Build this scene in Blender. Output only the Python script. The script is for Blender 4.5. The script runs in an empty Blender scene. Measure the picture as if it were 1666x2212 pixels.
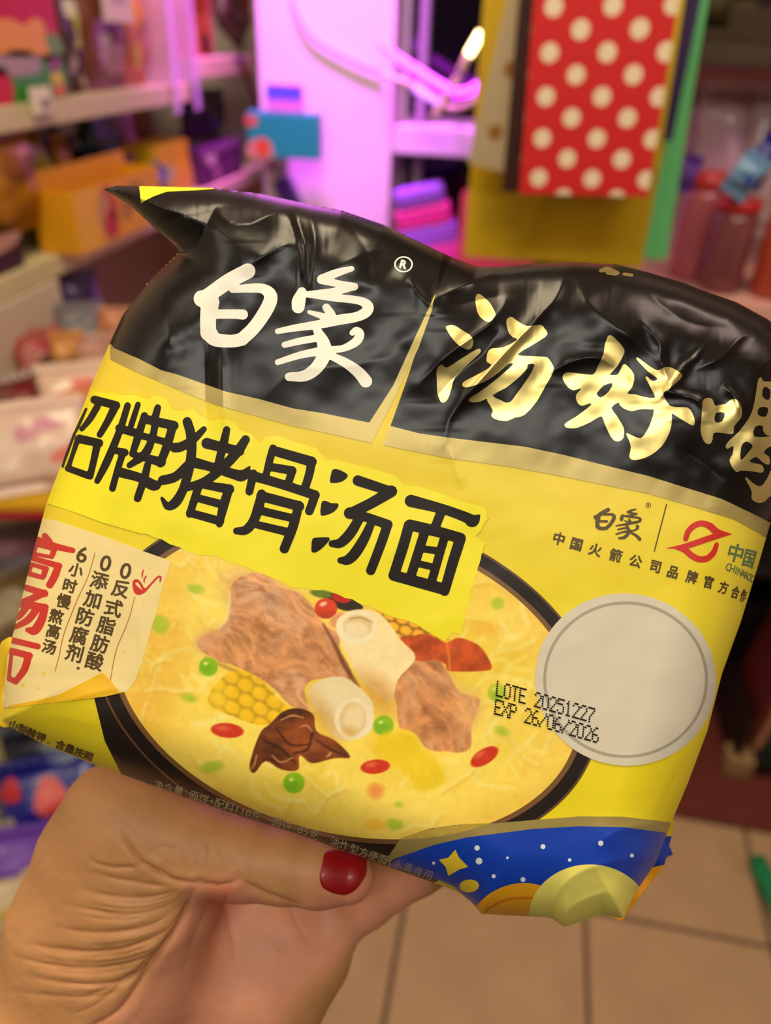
import bpy, bmesh, math, random
import numpy as np
from mathutils import Vector, Matrix
random.seed(7)
rng = np.random.RandomState(11)
SC = bpy.context.scene
COL = SC.collection

# ---------------------------------------------------------------- camera
# frame 1666 x 2212; focal length in pixels of a phone's main lens
F = 1665.0
def _n(v): return v / np.linalg.norm(v)
_Y = _n(np.array([(1207 - 833) / F, -(80 - 1106) / F, -1.0]))        # aisle direction seen by the camera
_D = _n(np.array([(710 - 833) / F, -(3876 - 1106) / F, -1.0]))       # plumb line
_Z = _n(-_D + _Y * np.dot(_Y, _D)); _X = np.cross(_Y, _Z)
RM = np.array([_X, _Y, _Z])                                          # camera -> world
CAM = np.array([0.0, 0.0, 1.40])
cd = bpy.data.cameras.new('camera')
cam = bpy.data.objects.new('camera', cd); COL.objects.link(cam)
mw = Matrix.Identity(4)
for i in range(3):
    for j in range(3): mw[i][j] = RM[i][j]
    mw[i][3] = CAM[i]
cam.matrix_world = mw
cd.sensor_fit = 'VERTICAL'; cd.sensor_height = 36.0
cd.lens = 36.0 * F / 2212.0
cd.clip_start = 0.01; cd.clip_end = 50
cd.dof.use_dof = True; cd.dof.focus_distance = 0.206
cd.dof.aperture_fstop = 7.6; cd.dof.aperture_blades = 0
SC.camera = cam

# ---------------------------------------------------------------- world, lamps, exposure
SC.view_settings.view_transform = 'Standard'; SC.view_settings.look = 'None'
SC.view_settings.gamma = 1.0; SC.view_settings.use_curve_mapping = False
SC.view_settings.exposure = 0.0
w = bpy.data.worlds.new('world'); SC.world = w; w.use_nodes = True
w.node_tree.nodes['Background'].inputs[0].default_value = (1.0, 0.80, 0.58, 1)
w.node_tree.nodes['Background'].inputs[1].default_value = 0.035
def area(name, loc, target, sx, sy, power, col, spread=180):
    l = bpy.data.lights.new(name, 'AREA'); l.shape = 'RECTANGLE'; l.size = sx; l.size_y = sy
    l.energy = power; l.color = col; l.spread = math.radians(spread)
    o = bpy.data.objects.new(name, l); COL.objects.link(o); o.location = loc
    d = Vector(target) - Vector(loc)
    o.rotation_euler = d.to_track_quat('-Z', 'Y').to_euler()
    return o
area('ceiling_lamp_near', (0.15, -0.75, 2.45), (0.0, 0.15, 1.3), 1.1, 0.25, 11, (1.0, 0.975, 0.86))
area('ceiling_lamp_aisle', (-0.25, 0.55, 2.55), (-0.25, 0.8, 0), 0.3, 1.0, 18, (1.0, 0.82, 0.54))
area('ceiling_lamp_side', (-1.0, -0.35, 2.3), (0.0, 0.2, 1.3), 0.25, 0.9, 4, (1.0, 0.9, 0.7))
PURPLE = (0.70, 0.10, 1.0)
area('neon_wash', (-0.52, 1.74, 2.35), (-0.52, 2.04, 1.10), 0.35, 0.08, 9.5, PURPLE, 50)
area('ceiling_lamp_right', (0.75, 0.55, 2.5), (0.5, 1.2, 1.0), 0.3, 0.6, 8, (1.0, 0.76, 0.62))  # added fill that brightens the right shelf and bags, no known lamp

# ---------------------------------------------------------------- geometry helpers
def lin(c):
    c = np.asarray(c, float) / 255.0
    return np.where(c <= 0.04045, c / 12.92, ((c + 0.055) / 1.055) ** 2.4)
def rayv(px, py):
    c = np.stack([(np.asarray(px, float) - 833) / F, -(np.asarray(py, float) - 1106) / F, -np.ones_like(np.asarray(px, float))], -1)
    return c @ RM.T
def at(px, py, d):
    return CAM + rayv(px, py) * np.asarray(d, float)[..., None]
def onx(px, py, x): r = rayv(px, py); return CAM + r * ((x - CAM[0]) / r[0])
def ony(px, py, y): r = rayv(px, py); return CAM + r * ((y - CAM[1]) / r[1])
def onz(px, py, z): r = rayv(px, py); return CAM + r * ((z - CAM[2]) / r[2])

def link(name, me, mat=None, parent=None, kind=None):
    o = bpy.data.objects.new(name, me); COL.objects.link(o)
    if mat is not None:
        if not isinstance(mat, (list, tuple)): mat = [mat]
        for m in mat: me.materials.append(m)
    if parent is not None: o.parent = parent
    if kind: o['kind'] = kind
    return o
def tag(o, label, cat, group=None, kind=None):
    o['label'] = label; o['category'] = cat
    if group: o['group'] = group
    if kind: o['kind'] = kind
    return o
def empty(name, loc=(0, 0, 0), rz=0.0):
    o = bpy.data.objects.new(name, None); COL.objects.link(o)
    o.location = loc; o.rotation_euler = (0, 0, rz); o.empty_display_size = 0.02
    return o
def from_arrays(name, V, loops, sizes, smooth=True, normals=None, cols=None):
    me = bpy.data.meshes.new(name)
    V = np.asarray(V, np.float32); loops = np.asarray(loops, np.int32); sizes = np.asarray(sizes, np.int32)
    me.vertices.add(len(V)); me.vertices.foreach_set('co', V.ravel())
    me.loops.add(len(loops)); me.loops.foreach_set('vertex_index', loops)
    me.polygons.add(len(sizes))
    st = np.concatenate([[0], np.cumsum(sizes)[:-1]]).astype(np.int32)
    me.polygons.foreach_set('loop_start', st)
    me.polygons.foreach_set('use_smooth', np.full(len(sizes), smooth, bool))
    me.update(calc_edges=True)
    if cols is not None:
        a = me.color_attributes.new('print', 'FLOAT_COLOR', 'POINT')
        c4 = np.ones((len(V), 4), np.float32); c4[:, :3] = cols
        a.data.foreach_set('color', c4.ravel())
    if normals is not None:
        me.normals_split_custom_set_from_vertices(np.asarray(normals, np.float32))
    return me

# ---------------------------------------------------------------- materials
_mats = {}
def mat(name, rgb, rough=0.5, metal=0.0, coat=0.0, spec=0.5, noise=0.0, nscale=40.0, emit=None, estr=0.0, attr=None,
        alpha=None, trans=0.0, bump=0.0, bscale=300.0, sss=0.0, coat_rough=0.1):
    if name in _mats: return _mats[name]
    m = bpy.data.materials.new(name); m.use_nodes = True
    nt = m.node_tree; b = nt.nodes['Principled BSDF']
    c = lin(rgb) if rgb is not None else (0.5, 0.5, 0.5)
    b.inputs['Base Color'].default_value = (c[0], c[1], c[2], 1)
    b.inputs['Roughness'].default_value = rough; b.inputs['Metallic'].default_value = metal
    b.inputs['Specular IOR Level'].default_value = spec
    b.inputs['Coat Weight'].default_value = coat; b.inputs['Coat Roughness'].default_value = coat_rough
    b.inputs['Transmission Weight'].default_value = trans
    if sss:
        b.inputs['Subsurface Weight'].default_value = sss
        b.inputs['Subsurface Radius'].default_value = (0.004, 0.0015, 0.0008)
        b.inputs['Subsurface Scale'].default_value = 1.0
    src = None
    if attr:
        a = nt.nodes.new('ShaderNodeVertexColor'); a.layer_name = attr; src = a.outputs['Color']
    if noise > 0:
        tc = nt.nodes.new('ShaderNodeTexCoord')
        n = nt.nodes.new('ShaderNodeTexNoise'); n.inputs['Scale'].default_value = nscale; n.inputs['Detail'].default_value = 4
        nt.links.new(tc.outputs['Object'], n.inputs['Vector'])
        hv = nt.nodes.new('ShaderNodeHueSaturation')
        mr = nt.nodes.new('ShaderNodeMapRange'); mr.inputs[1].default_value = 0.25; mr.inputs[2].default_value = 0.75
        mr.inputs[3].default_value = 1 - noise; mr.inputs[4].default_value = 1 + noise
        nt.links.new(n.outputs['Fac'], mr.inputs[0]); nt.links.new(mr.outputs[0], hv.inputs['Value'])
        if src: nt.links.new(src, hv.inputs['Color'])
        else: hv.inputs['Color'].default_value = (c[0], c[1], c[2], 1)
        src = hv.outputs['Color']
    if src: nt.links.new(src, b.inputs['Base Color'])
    if emit is not None:
        e = lin(emit); b.inputs['Emission Color'].default_value = (e[0], e[1], e[2], 1)
        b.inputs['Emission Strength'].default_value = estr
    if alpha is not None: b.inputs['Alpha'].default_value = alpha
    if bump > 0:
        tc = nt.nodes.new('ShaderNodeTexCoord')
        n = nt.nodes.new('ShaderNodeTexNoise'); n.inputs['Scale'].default_value = bscale; n.inputs['Detail'].default_value = 5
        nt.links.new(tc.outputs['Object'], n.inputs['Vector'])
        bp = nt.nodes.new('ShaderNodeBump'); bp.inputs['Strength'].default_value = bump; bp.inputs['Distance'].default_value = 0.001
        nt.links.new(n.outputs['Fac'], bp.inputs['Height']); nt.links.new(bp.outputs[0], b.inputs['Normal'])
    _mats[name] = m
    return m

# ---------------------------------------------------------------- 2-D shapes as signed distances (negative inside)
BIG = 1e6
def catmull(pts, n=6, closed=False):
    P = np.asarray(pts, float)
    if len(P) < 3 and not closed: 
        t = np.linspace(0, 1, n + 1)[:, None]; return P[0] * (1 - t) + P[-1] * t
    if closed: Q = np.vstack([P[-1], P, P[0], P[1]])
    else: Q = np.vstack([2 * P[0] - P[1], P, 2 * P[-1] - P[-2]])
    out = []
    for i in range(1, len(Q) - 2):
        p0, p1, p2, p3 = Q[i - 1], Q[i], Q[i + 1], Q[i + 2]
        for k in range(n):
            t = k / n
            out.append(0.5 * (2 * p1 + (p2 - p0) * t + (2 * p0 - 5 * p1 + 4 * p2 - p3) * t * t + (3 * p1 - p0 - 3 * p2 + p3) * t ** 3))
    if not closed: out.append(P[-1])
    return np.array(out)
def seg_sdf(X, Y, P):                                            # tapered rounded strokes, P rows x, y, width
    d = np.full(X.shape, BIG)
    for a, b in zip(P[:-1], P[1:]):
        vx, vy = b[0] - a[0], b[1] - a[1]; L2 = vx * vx + vy * vy + 1e-9
        t = np.clip(((X - a[0]) * vx + (Y - a[1]) * vy) / L2, 0, 1)
        d = np.minimum(d, np.hypot(X - a[0] - t * vx, Y - a[1] - t * vy) - 0.5 * (a[2] + t * (b[2] - a[2])))
    return d
def edges_sdf(X, Y, E):                                          # even-odd fill of segments E (n,4)
    d = np.full(X.shape, BIG); ins = np.zeros(X.shape, bool)
    for x0, y0, x1, y1 in E:
        vx, vy = x1 - x0, y1 - y0; L2 = vx * vx + vy * vy + 1e-12
        t = np.clip(((X - x0) * vx + (Y - y0) * vy) / L2, 0, 1)
        d = np.minimum(d, (X - x0 - t * vx) ** 2 + (Y - y0 - t * vy) ** 2)
        if y0 != y1:
            ins ^= ((Y >= y0) != (Y >= y1)) & (X < x0 + (Y - y0) * vx / (vy if vy else 1))
    d = np.sqrt(d)
    return np.where(ins, -d, d)
def ring_edges(P):
    P = np.asarray(P, float); Q = np.roll(P, -1, 0)
    return np.hstack([P[:, :2], Q[:, :2]])
class Shape:
    """a union of strokes, polygons, ellipses and glyphs in label pixels"""
    def __init__(self, org=(0, 0), s=1.0): self.p = []; self.o = org; self.s = s
    def _t(self, P): P = np.array(P, float); P[:, 0] = self.o[0] + P[:, 0] * self.s; P[:, 1] = self.o[1] + P[:, 1] * self.s; return P
    def frame(self, org, s): self.o = org; self.s = s; return self
    def stroke(self, *pts, smooth=True, grow=0.0):
        P = self._t(pts); P[:, 2] = P[:, 2] * self.s + grow
        if smooth and len(P) > 2: P = catmull(P, 4)
        m = P[:, 2].max() / 2 + 2
        self.p.append((P[:, 0].min() - m, P[:, 1].min() - m, P[:, 0].max() + m, P[:, 1].max() + m, lambda X, Y, P=P: seg_sdf(X, Y, P))); return self
    def poly(self, pts, holes=(), smooth=True, n=4, grow=0.0):
        E = []
        for q in [pts] + list(holes):
            q = self._t(q)
            if smooth: q = catmull(q, n, True)
            E.append(ring_edges(q))
        E = np.vstack(E); m = 3 + grow
        self.p.append((E[:, [0, 2]].min() - m, E[:, [1, 3]].min() - m, E[:, [0, 2]].max() + m, E[:, [1, 3]].max() + m,
                       lambda X, Y, E=E: edges_sdf(X, Y, E) - grow)); return self
    def ell(self, cx, cy, a, b=None, rot=0.0):
        b = a if b is None else b
        (cx, cy), = self._t([(cx, cy)]); a *= self.s; b *= self.s; c, s_ = math.cos(math.radians(rot)), math.sin(math.radians(rot)); R = max(a, b) + 2
        def f(X, Y):
            u = (X - cx) * c + (Y - cy) * s_; v = -(X - cx) * s_ + (Y - cy) * c
            r = np.sqrt((u / a) ** 2 + (v / b) ** 2) + 1e-9
            return (r - 1) * min(a, b)
        self.p.append((cx - R, cy - R, cx + R, cy + R, f)); return self
    def add(self, bbox, f): self.p.append((*bbox, f)); return self
    def bbox(self):
        a = np.array([q[:4] for q in self.p]); return a[:, 0].min(), a[:, 1].min(), a[:, 2].max(), a[:, 3].max()
    def __call__(self, X, Y):
        Fd = np.full(X.shape, BIG)
        for x0, y0, x1, y1, f in self.p:
            m = (X >= x0) & (X <= x1) & (Y >= y0) & (Y <= y1)
            if m.any(): Fd[m] = np.minimum(Fd[m], f(X[m], Y[m]))
        return Fd
    def grid(self, xs, ys):
        Fd = np.full((len(ys), len(xs)), BIG); c = xs[1] - xs[0]
        for x0, y0, x1, y1, f in self.p:
            i0, i1 = np.searchsorted(xs, x0 - c), np.searchsorted(xs, x1 + c); j0, j1 = np.searchsorted(ys, y0 - c), np.searchsorted(ys, y1 + c)
            if i1 <= i0 or j1 <= j0: continue
            X, Y = np.meshgrid(xs[i0:i1], ys[j0:j1])
            Fd[j0:j1, i0:i1] = np.minimum(Fd[j0:j1, i0:i1], f(X, Y))
        return Fd

# glyph outlines of Blender's own built-in font
_gl = {}
def glyph_edges(ch):
    if ch in _gl: return _gl[ch]
    c = bpy.data.curves.new('glyph', 'FONT'); c.body = ch; c.resolution_u = 3; c.size = 1.0
    o = bpy.data.objects.new('glyph', c); COL.objects.link(o)
    bpy.context.view_layer.update()
    dg = bpy.context.evaluated_depsgraph_get()
    me = bpy.data.meshes.new_from_object(o.evaluated_get(dg))
    cnt = {}
    for p in me.polygons:
        vs = list(p.vertices)
        for a, b in zip(vs, vs[1:] + vs[:1]):
            k = (min(a, b), max(a, b)); cnt[k] = cnt.get(k, 0) + 1
    co = [v.co for v in me.vertices]
    E = np.array([(co[a].x, co[a].y, co[b].x, co[b].y) for (a, b), n in cnt.items() if n == 1])
    bpy.data.objects.remove(o); bpy.data.curves.remove(c); bpy.data.meshes.remove(me)
    _gl[ch] = E
    return E
def put_glyph(sh, ch, cx, cy, h, rot=0.0, wscale=1.0, grow=0.0, cap=False):
    """glyph centred on (cx, cy); h = height of the em square (or of the capital) in label pixels"""
    E = glyph_edges(ch)
    if len(E) == 0: return
    x = E[:, [0, 2]]; y = E[:, [1, 3]]
    if ord(ch) > 0x2000 and not cap: ref = glyph_edges('国'); em = ref[:, [1, 3]].max() - ref[:, [1, 3]].min(); yc = (ref[:, [1, 3]].max() + ref[:, [1, 3]].min()) / 2
    else:
        ref = glyph_edges('H') if not cap else E
        em = ref[:, [1, 3]].max() - ref[:, [1, 3]].min(); yc = (ref[:, [1, 3]].max() + ref[:, [1, 3]].min()) / 2
    xc = (x.max() + x.min()) / 2; k = h / em
    c, s = math.cos(math.radians(rot)), math.sin(math.radians(rot))
    u = (x - xc) * k * wscale; v = -(y - yc) * k
    px = cx + u * c - v * s; py = cy + u * s + v * c
    E2 = np.stack([px[:, 0], py[:, 0], px[:, 1], py[:, 1]], 1); m = 3 + grow
    sh.p.append((px.min() - m, py.min() - m, px.max() + m, py.max() + m, lambda X, Y: edges_sdf(X, Y, E2) - grow))
# ================================================================ THE ROOM
def box_bm(bm, x0, x1, y0, y1, z0, z1, bev=0.0):
    r = bmesh.ops.create_cube(bm, size=1.0)
    vs = r['verts']
    bmesh.ops.scale(bm, verts=vs, vec=(x1 - x0, y1 - y0, z1 - z0)); bmesh.ops.translate(bm, verts=vs, vec=((x0 + x1) / 2, (y0 + y1) / 2, (z0 + z1) / 2))
    if bev > 0:
        es = list({e for v in vs for e in v.link_edges})
        bmesh.ops.bevel(bm, geom=es, offset=bev, segments=2, profile=0.5, affect='EDGES')
def box(name, b, m, parent=None, bev=0.0, kind=None):
    bm = bmesh.new(); box_bm(bm, *b, bev); me = bpy.data.meshes.new(name); bm.to_mesh(me); bm.free()
    for p in me.polygons: p.use_smooth = False
    return link(name, me, m, parent, kind)
m_wall = mat('wall_paint', (214, 204, 196), rough=0.7, noise=0.04, nscale=6)
m_grout = mat('grout', (96, 74, 54), rough=0.9, noise=0.1, nscale=60)
m_tile = mat('floor_tile', (182, 150, 112), rough=0.55, spec=0.2, noise=0.10, nscale=9)
floor = box('floor', (-1.4, 1.9, -1.6, 3.0, -0.06, -0.004), m_grout, kind='structure')
TP = 0.337; tile_me = None
for i in range(-4, 4):
    for j in range(-2, 6):
        x0 = 0.262 + TP * i; y0 = 0.904 + TP * j
        if tile_me is None:
            t = box('tile', (0.004, TP - 0.004, 0.004, TP - 0.004, -0.005, 0.0), m_tile, floor, 0.0025); tile_me = t.data
        else:
            t = bpy.data.objects.new('tile', tile_me); COL.objects.link(t); t.parent = floor
        t.location = (x0, y0, 0.0002 * ((i * 7 + j * 5) % 3))
box('ceiling', (-1.4, 1.9, -1.6, 3.0, 2.7, 2.76), m_wall, kind='structure')
box('wall_left', (-1.46, -1.22, -1.6, 3.0, -0.05, 2.7), m_wall, kind='structure')
box('wall_right', (1.7, 1.76, -1.6, 3.0, -0.05, 2.7), m_wall, kind='structure')
box('wall_back', (-1.22, -0.69, 2.62, 2.70, -0.05, 2.7), m_wall, kind='structure')
box('wall_pillar', (-0.69, -0.365, 2.02, 2.70, -0.05, 2.7), m_wall, kind='structure')
box('wall_right_return', (0.52, 1.7, 2.02, 2.30, -0.05, 2.7), m_wall, kind='structure')
box('trim_1', (-0.365, 0.52, 2.02, 2.30, -0.05, 0.80), m_wall, kind='structure')
# the dark window right of the white pillar
m_frame = mat('white_frame', (216, 208, 206), rough=0.5)
m_glass = mat('night_glass', (10, 8, 10), rough=0.08, spec=0.6)
win = box('window_1', (-0.365, 0.52, 2.16, 2.19, 0.80, 2.7), m_frame, kind='structure')
box('pane', (-0.35, 0.50, 2.145, 2.158, 1.22, 2.68), m_glass, win)
box('pane', (-0.35, 0.50, 2.145, 2.158, 0.82, 1.14), m_glass, win)
box('transom', (-0.364, 0.519, 2.03, 2.15, 1.145, 1.205), m_frame, win, 0.004)
box('mullion', (-0.322, -0.300, 2.10, 2.15, 1.206, 2.68), mat('grey_mullion', (150, 130, 150), rough=0.4), win, 0.003)  # grey bars standing in for a reflection band on the glass
box('mullion', (-0.322, -0.300, 2.10, 2.15, 0.82, 1.144), mat('grey_mullion', (150, 130, 150), rough=0.4), win, 0.003)
# ================================================================ THE NOODLE PACKET
# The film is one pillow-shaped sheet: label coordinates (px, py) run over it, depth D gives its relief.
SIL = [(222,408),(252,401),(300,402),(380,404),(460,406),(560,418),(640,435),(740,455),(830,486),(905,522),(975,555),(1030,576),(1075,577),
 (1140,571),(1240,566),(1330,571),(1400,588),(1480,612),(1530,632),(1590,652),(1660,690),(1720,740),(1760,850),(1740,1000),(1700,1080),(1663,1135),(1640,1215),(1600,1345),
 (1560,1455),(1528,1580),(1487,1690),(1447,1785),(1418,1862),(1372,1930),(1346,1984),(1300,1976),(1220,2003),(1190,1982),
 (1110,1978),(1040,1974),(1015,1945),(985,1925),(930,1904),(780,1852),(640,1800),(520,1763),(430,1733),(340,1700),(200,1650),(100,1610),(30,1575),
 (4,1556),(8,1500),(16,1420),(70,1200),(100,1090),(130,1010),(190,850),(240,735),(265,680),(330,600),(390,546),(380,532),(330,489),(280,442),(240,418)]
SILE = ring_edges(SIL)
CELL = 4
GX = np.arange(-24, 1780, CELL, dtype=float); GY = np.arange(380, 2030, CELL, dtype=float)
_X2, _Y2 = np.meshgrid(GX, GY)
SD = edges_sdf(_X2, _Y2, SILE)
def vnoise(X, Y, seed, scale):
    r = np.random.RandomState(seed); T = r.rand(64, 64)
    x = X / scale; y = Y / scale; xi = np.floor(x).astype(int); yi = np.floor(y).astype(int); fx = x - xi; fy = y - yi
    fx = fx * fx * (3 - 2 * fx); fy = fy * fy * (3 - 2 * fy)
    g = lambda a, b: T[(yi + b) % 64, (xi + a) % 64]
    return (g(0, 0) * (1 - fx) + g(1, 0) * fx) * (1 - fy) + (g(0, 1) * (1 - fx) + g(1, 1) * fx) * fy
def fbm(X, Y, seed, scale, oct=4):
    a = 0.0; k = 0.5
    for o in range(oct): a = a + k * vnoise(X, Y, seed + o, scale / 2 ** o); k *= 0.5
    return a
dist = np.clip(-SD, 0, None)
prof = np.sqrt(np.clip(1 - (1 - np.clip(dist / 140.0, 0, 1)) ** 2, 0, 1))
prof = 0.75 * prof + 0.25 * np.sqrt(np.clip(1 - (1 - np.clip(dist / 46.0, 0, 1)) ** 2, 0, 1))
DMID = 0.224 + (1150 - _Y2) * 6e-6 - (_X2 - 800) * 2e-6
relief = 0.0195 * prof
# the pleats and creases of the film: polyline, height (mm towards the viewer), half width (px)
FOLDS = [
 ([(632,440),(650,500),(661,545),(662,620)], -1.5, 11), ([(615,450),(643,530),(646,600),(640,640)], 0.9, 8), ([(668,440),(680,520),(676,600),(680,640)], 0.9, 8),
 ([(464,452),(498,481),(540,482),(580,466),(622,448)], 1.3, 12), ([(642,529),(610,532),(574,550),(545,570)], 1.0, 9), ([(470,440),(440,500),(430,540)], -1.3, 16),
 ([(440,740),(443,840),(448,940)], -0.7, 9), ([(478,740),(481,840),(486,940)], 0.7, 7),
 ([(880,600),(905,632),(930,655),(950,640)], 1.1, 9), ([(938,645),(985,625),(1058,594),(1100,580)], 1.5, 12), ([(955,668),(1000,655),(1075,640),(1120,640)], -1.0, 14),
 ([(905,830),(955,778),(991,749),(1028,721),(1062,696),(1088,662),(1094,640)], 1.3, 13),
 ([(960,960),(966,920),(978,894),(1005,858),(1043,815),(1093,759),(1141,709),(1170,678),(1199,646),(1214,615),(1216,580)], 1.6, 12),
 ([(1085,700),(1050,760),(1000,800),(940,860)], -1.1, 22), ([(1240,570),(1262,640),(1310,690),(1400,760),(1440,800)], 0.9, 22),
 ([(1190,805),(1238,780),(1292,773),(1330,790)], 1.2, 9), ([(1384,690),(1425,740),(1428,775),(1445,830)], 1.1, 8), ([(1530,735),(1505,770),(1478,792),(1440,846),(1425,860)], 1.3, 9),
 ([(1430,846),(1470,852),(1505,862),(1524,890)], 1.2, 8), ([(1500,800),(1560,770),(1600,730),(1640,720)], 1.0, 12), ([(1560,830),(1590,860),(1600,900)], 1.1, 9),
 ([(1455,960),(1500,990),(1570,1040)], -0.8, 16), ([(1375,600),(1430,660),(1500,700),(1590,710)], -1.0, 20),
 ([(560,870),(640,800),(760,790),(880,760)], 0.5, 26), ([(330,640),(360,700),(370,760)], 0.8, 24), ([(300,500),(380,470),(520,440)], -0.8, 16),
 ([(700,600),(760,560),(820,540),(880,560)], 0.7, 22), ([(740,470),(790,540),(800,620)], -0.7, 20),
 ([(970,960),(985,1010),(1000,1060)], 0.6, 14), ([(1180,1960),(1230,1900),(1290,1870),(1380,1850)], 0.9, 12), ([(1220,2000),(1235,1960),(1300,1930),(1330,1940)], 1.0, 9),
 ([(1430,1780),(1350,1790),(1280,1830)], 0.8, 16), ([(205,1510),(240,1610),(300,1690)], 0.9, 12), ([(205,1600),(180,1560),(60,1540)], 0.5, 22), ([(1480,1640),(1440,1720),(1420,1800)], -0.7, 14),
 ([(15,1530),(120,1520),(230,1490),(290,1495)], 0.5, 14), ([(290,1300),(310,1400),(300,1490)], 0.4, 22),
]
for pts, hmm, wpx in FOLDS:
    P = catmull([(x, y, 0) for x, y in pts], 6)
    m = 3.2 * wpx
    i0, i1 = np.searchsorted(GX, P[:, 0].min() - m), np.searchsorted(GX, P[:, 0].max() + m)
    j0, j1 = np.searchsorted(GY, P[:, 1].min() - m), np.searchsorted(GY, P[:, 1].max() + m)
    X, Y = _X2[j0:j1, i0:i1], _Y2[j0:j1, i0:i1]
    d = seg_sdf(X, Y, P)
    e = np.minimum(np.hypot(X - P[0, 0], Y - P[0, 1]), np.hypot(X - P[-1, 0], Y - P[-1, 1]))
    L = np.hypot(*(P[-1, :2] - P[0, :2])) * 0.35 + 1
    relief[j0:j1, i0:i1] += hmm * 0.001 * 0.78 * np.exp(-(np.abs(d) / (1.25 * wpx)) ** 1.05) * np.clip(0.25 + e / L, 0, 1) * np.clip(dist[j0:j1, i0:i1] / 25, 0, 1)
top = np.clip((980 - (_Y2 - 0.25 * (_X2 - 800))) / 250, 0, 1)            # the empty upper part of the bag is slack
relief += (fbm(_X2 + 0.6 * _Y2, _Y2 - 0.4 * _X2, 3, 170, 3) - 0.45) * 0.0034 * (0.25 + 0.8 * top) * np.clip(dist / 60, 0, 1)
relief += (fbm(_X2, _Y2, 23, 46, 2) - 0.4) * 0.0003 * top * np.clip(dist / 40, 0, 1)
DF = DMID - relief
DB = DMID + 0.0185 * prof
def _interp(G, px, py):
    x = np.clip((np.asarray(px) - GX[0]) / CELL, 0, len(GX) - 1.001); y = np.clip((np.asarray(py) - GY[0]) / CELL, 0, len(GY) - 1.001)
    xi = x.astype(int); yi = y.astype(int); fx = x - xi; fy = y - yi
    if G.ndim == 3: fx = fx[..., None]; fy = fy[..., None]
    return (G[yi, xi] * (1 - fx) + G[yi, xi + 1] * fx) * (1 - fy) + (G[yi + 1, xi] * (1 - fx) + G[yi + 1, xi + 1] * fx) * fy
def normal_grid(D):
    P = at(_X2, _Y2, D); a = np.gradient(P, axis=1); b = np.gradient(P, axis=0)
    n = np.cross(b, a); n /= np.linalg.norm(n, axis=-1, keepdims=True) + 1e-12
    v = CAM - P
    s = np.sign((n * v).sum(-1, keepdims=True)); return n * s
NF = normal_grid(DF)
NB = -normal_grid(DB)
def front(px, py): return _interp(DF, px, py)
def back(px, py): return _interp(DB, px, py)
def silh(X, Y): return _interp(SD, X, Y)

def msquares(name, xs, ys, Fd, pos, nrm=None, col=None, flip=False):
    """mesh of the region Fd < 0 on a grid, cut along the zero line; pos(px, py) -> world points"""
    ny, nx = Fd.shape
    Fd = np.where(np.abs(Fd) < 1e-4, -1e-4, Fd)
    I = Fd < 0
    a, b, c, d = I[:-1, :-1], I[:-1, 1:], I[1:, 1:], I[1:, :-1]
    case = a * 1 + b * 2 + c * 4 + d * 8
    X, Y = np.meshgrid(xs, ys)
    nv = nx * ny
    # crossings: horizontal edges (j,i)-(j,i+1) then vertical edges (j,i)-(j+1,i)
    th = np.clip(Fd[:, :-1] / (Fd[:, :-1] - Fd[:, 1:] + 1e-12), 0.02, 0.98); tv = np.clip(Fd[:-1] / (Fd[:-1] - Fd[1:] + 1e-12), 0.02, 0.98)
    HX = X[:, :-1] + th * (xs[1] - xs[0]); HY = Y[:, :-1]
    VX = X[:-1]; VY = Y[:-1] + tv * (ys[1] - ys[0])
    PX = np.concatenate([X.ravel(), HX.ravel(), VX.ravel()]); PY = np.concatenate([Y.ravel(), HY.ravel(), VY.ravel()])
    oh = nv; ov = nv + ny * (nx - 1)
    jj, ii = np.meshgrid(np.arange(ny - 1), np.arange(nx - 1), indexing='ij')
    cor = [jj * nx + ii, jj * nx + ii + 1, (jj + 1) * nx + ii + 1, (jj + 1) * nx + ii]
    edg = [oh + jj * (nx - 1) + ii, ov + jj * nx + ii + 1, oh + (jj + 1) * (nx - 1) + ii, ov + jj * nx + ii]
    loops, sizes = [], []
    for cs in range(1, 16):
        m = case == cs
        if not m.any(): continue
        bits = [(cs >> k) & 1 for k in range(4)]
        seq = []
        for k in range(4):
            if bits[k]: seq.append(cor[k][m])
            if bits[k] != bits[(k + 1) % 4]: seq.append(edg[k][m])
        q = np.stack(seq, 1)
        if not flip: q = q[:, ::-1]
        loops.append(q.ravel()); sizes.append(np.full(len(q), q.shape[1]))
    if not loops: return None
    loops = np.concatenate(loops); sizes = np.concatenate(sizes)
    used, inv = np.unique(loops, return_inverse=True)
    px, py = PX[used], PY[used]
    return from_arrays(name, pos(px, py), inv, sizes, True, None if nrm is None else nrm(px, py), None if col is None else col(px, py))

def printed(name, sh, layer, m, parent, cell=2.0, col=None, clip=None, label=None):
    """ink on the film: follows the front of the packet, a few hundredths of a millimetre proud"""
    x0, y0, x1, y1 = sh.bbox()
    x0 = max(x0, GX[0] + 8); y0 = max(y0, GY[0] + 4); x1 = min(x1, GX[-1] - 8); y1 = min(y1, GY[-1] - 8)
    k = CELL
    xs = np.arange(math.floor(x0 / k) * k, math.ceil(x1 / k) * k + cell, cell); ys = np.arange(math.floor(y0 / k) * k, math.ceil(y1 / k) * k + cell, cell)
    Fd = sh.grid(xs, ys)
    X, Y = np.meshgrid(xs, ys)
    Fd = np.maximum(Fd, silh(X, Y))
    if clip is not None: Fd = np.maximum(Fd, clip(X, Y))
    me = msquares(name, xs, ys, Fd, lambda px, py: at(px, py, front(px, py) - layer * 4.5e-5 * (1 + 7 * np.exp(-np.clip(-silh(px, py), 0, None) / 9.0))),
                  lambda px, py: _interp(NF, px, py), col)
    if me is None: return None
    o = link(name, me, m, parent)
    if label: o['label'] = label
    return o

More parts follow.
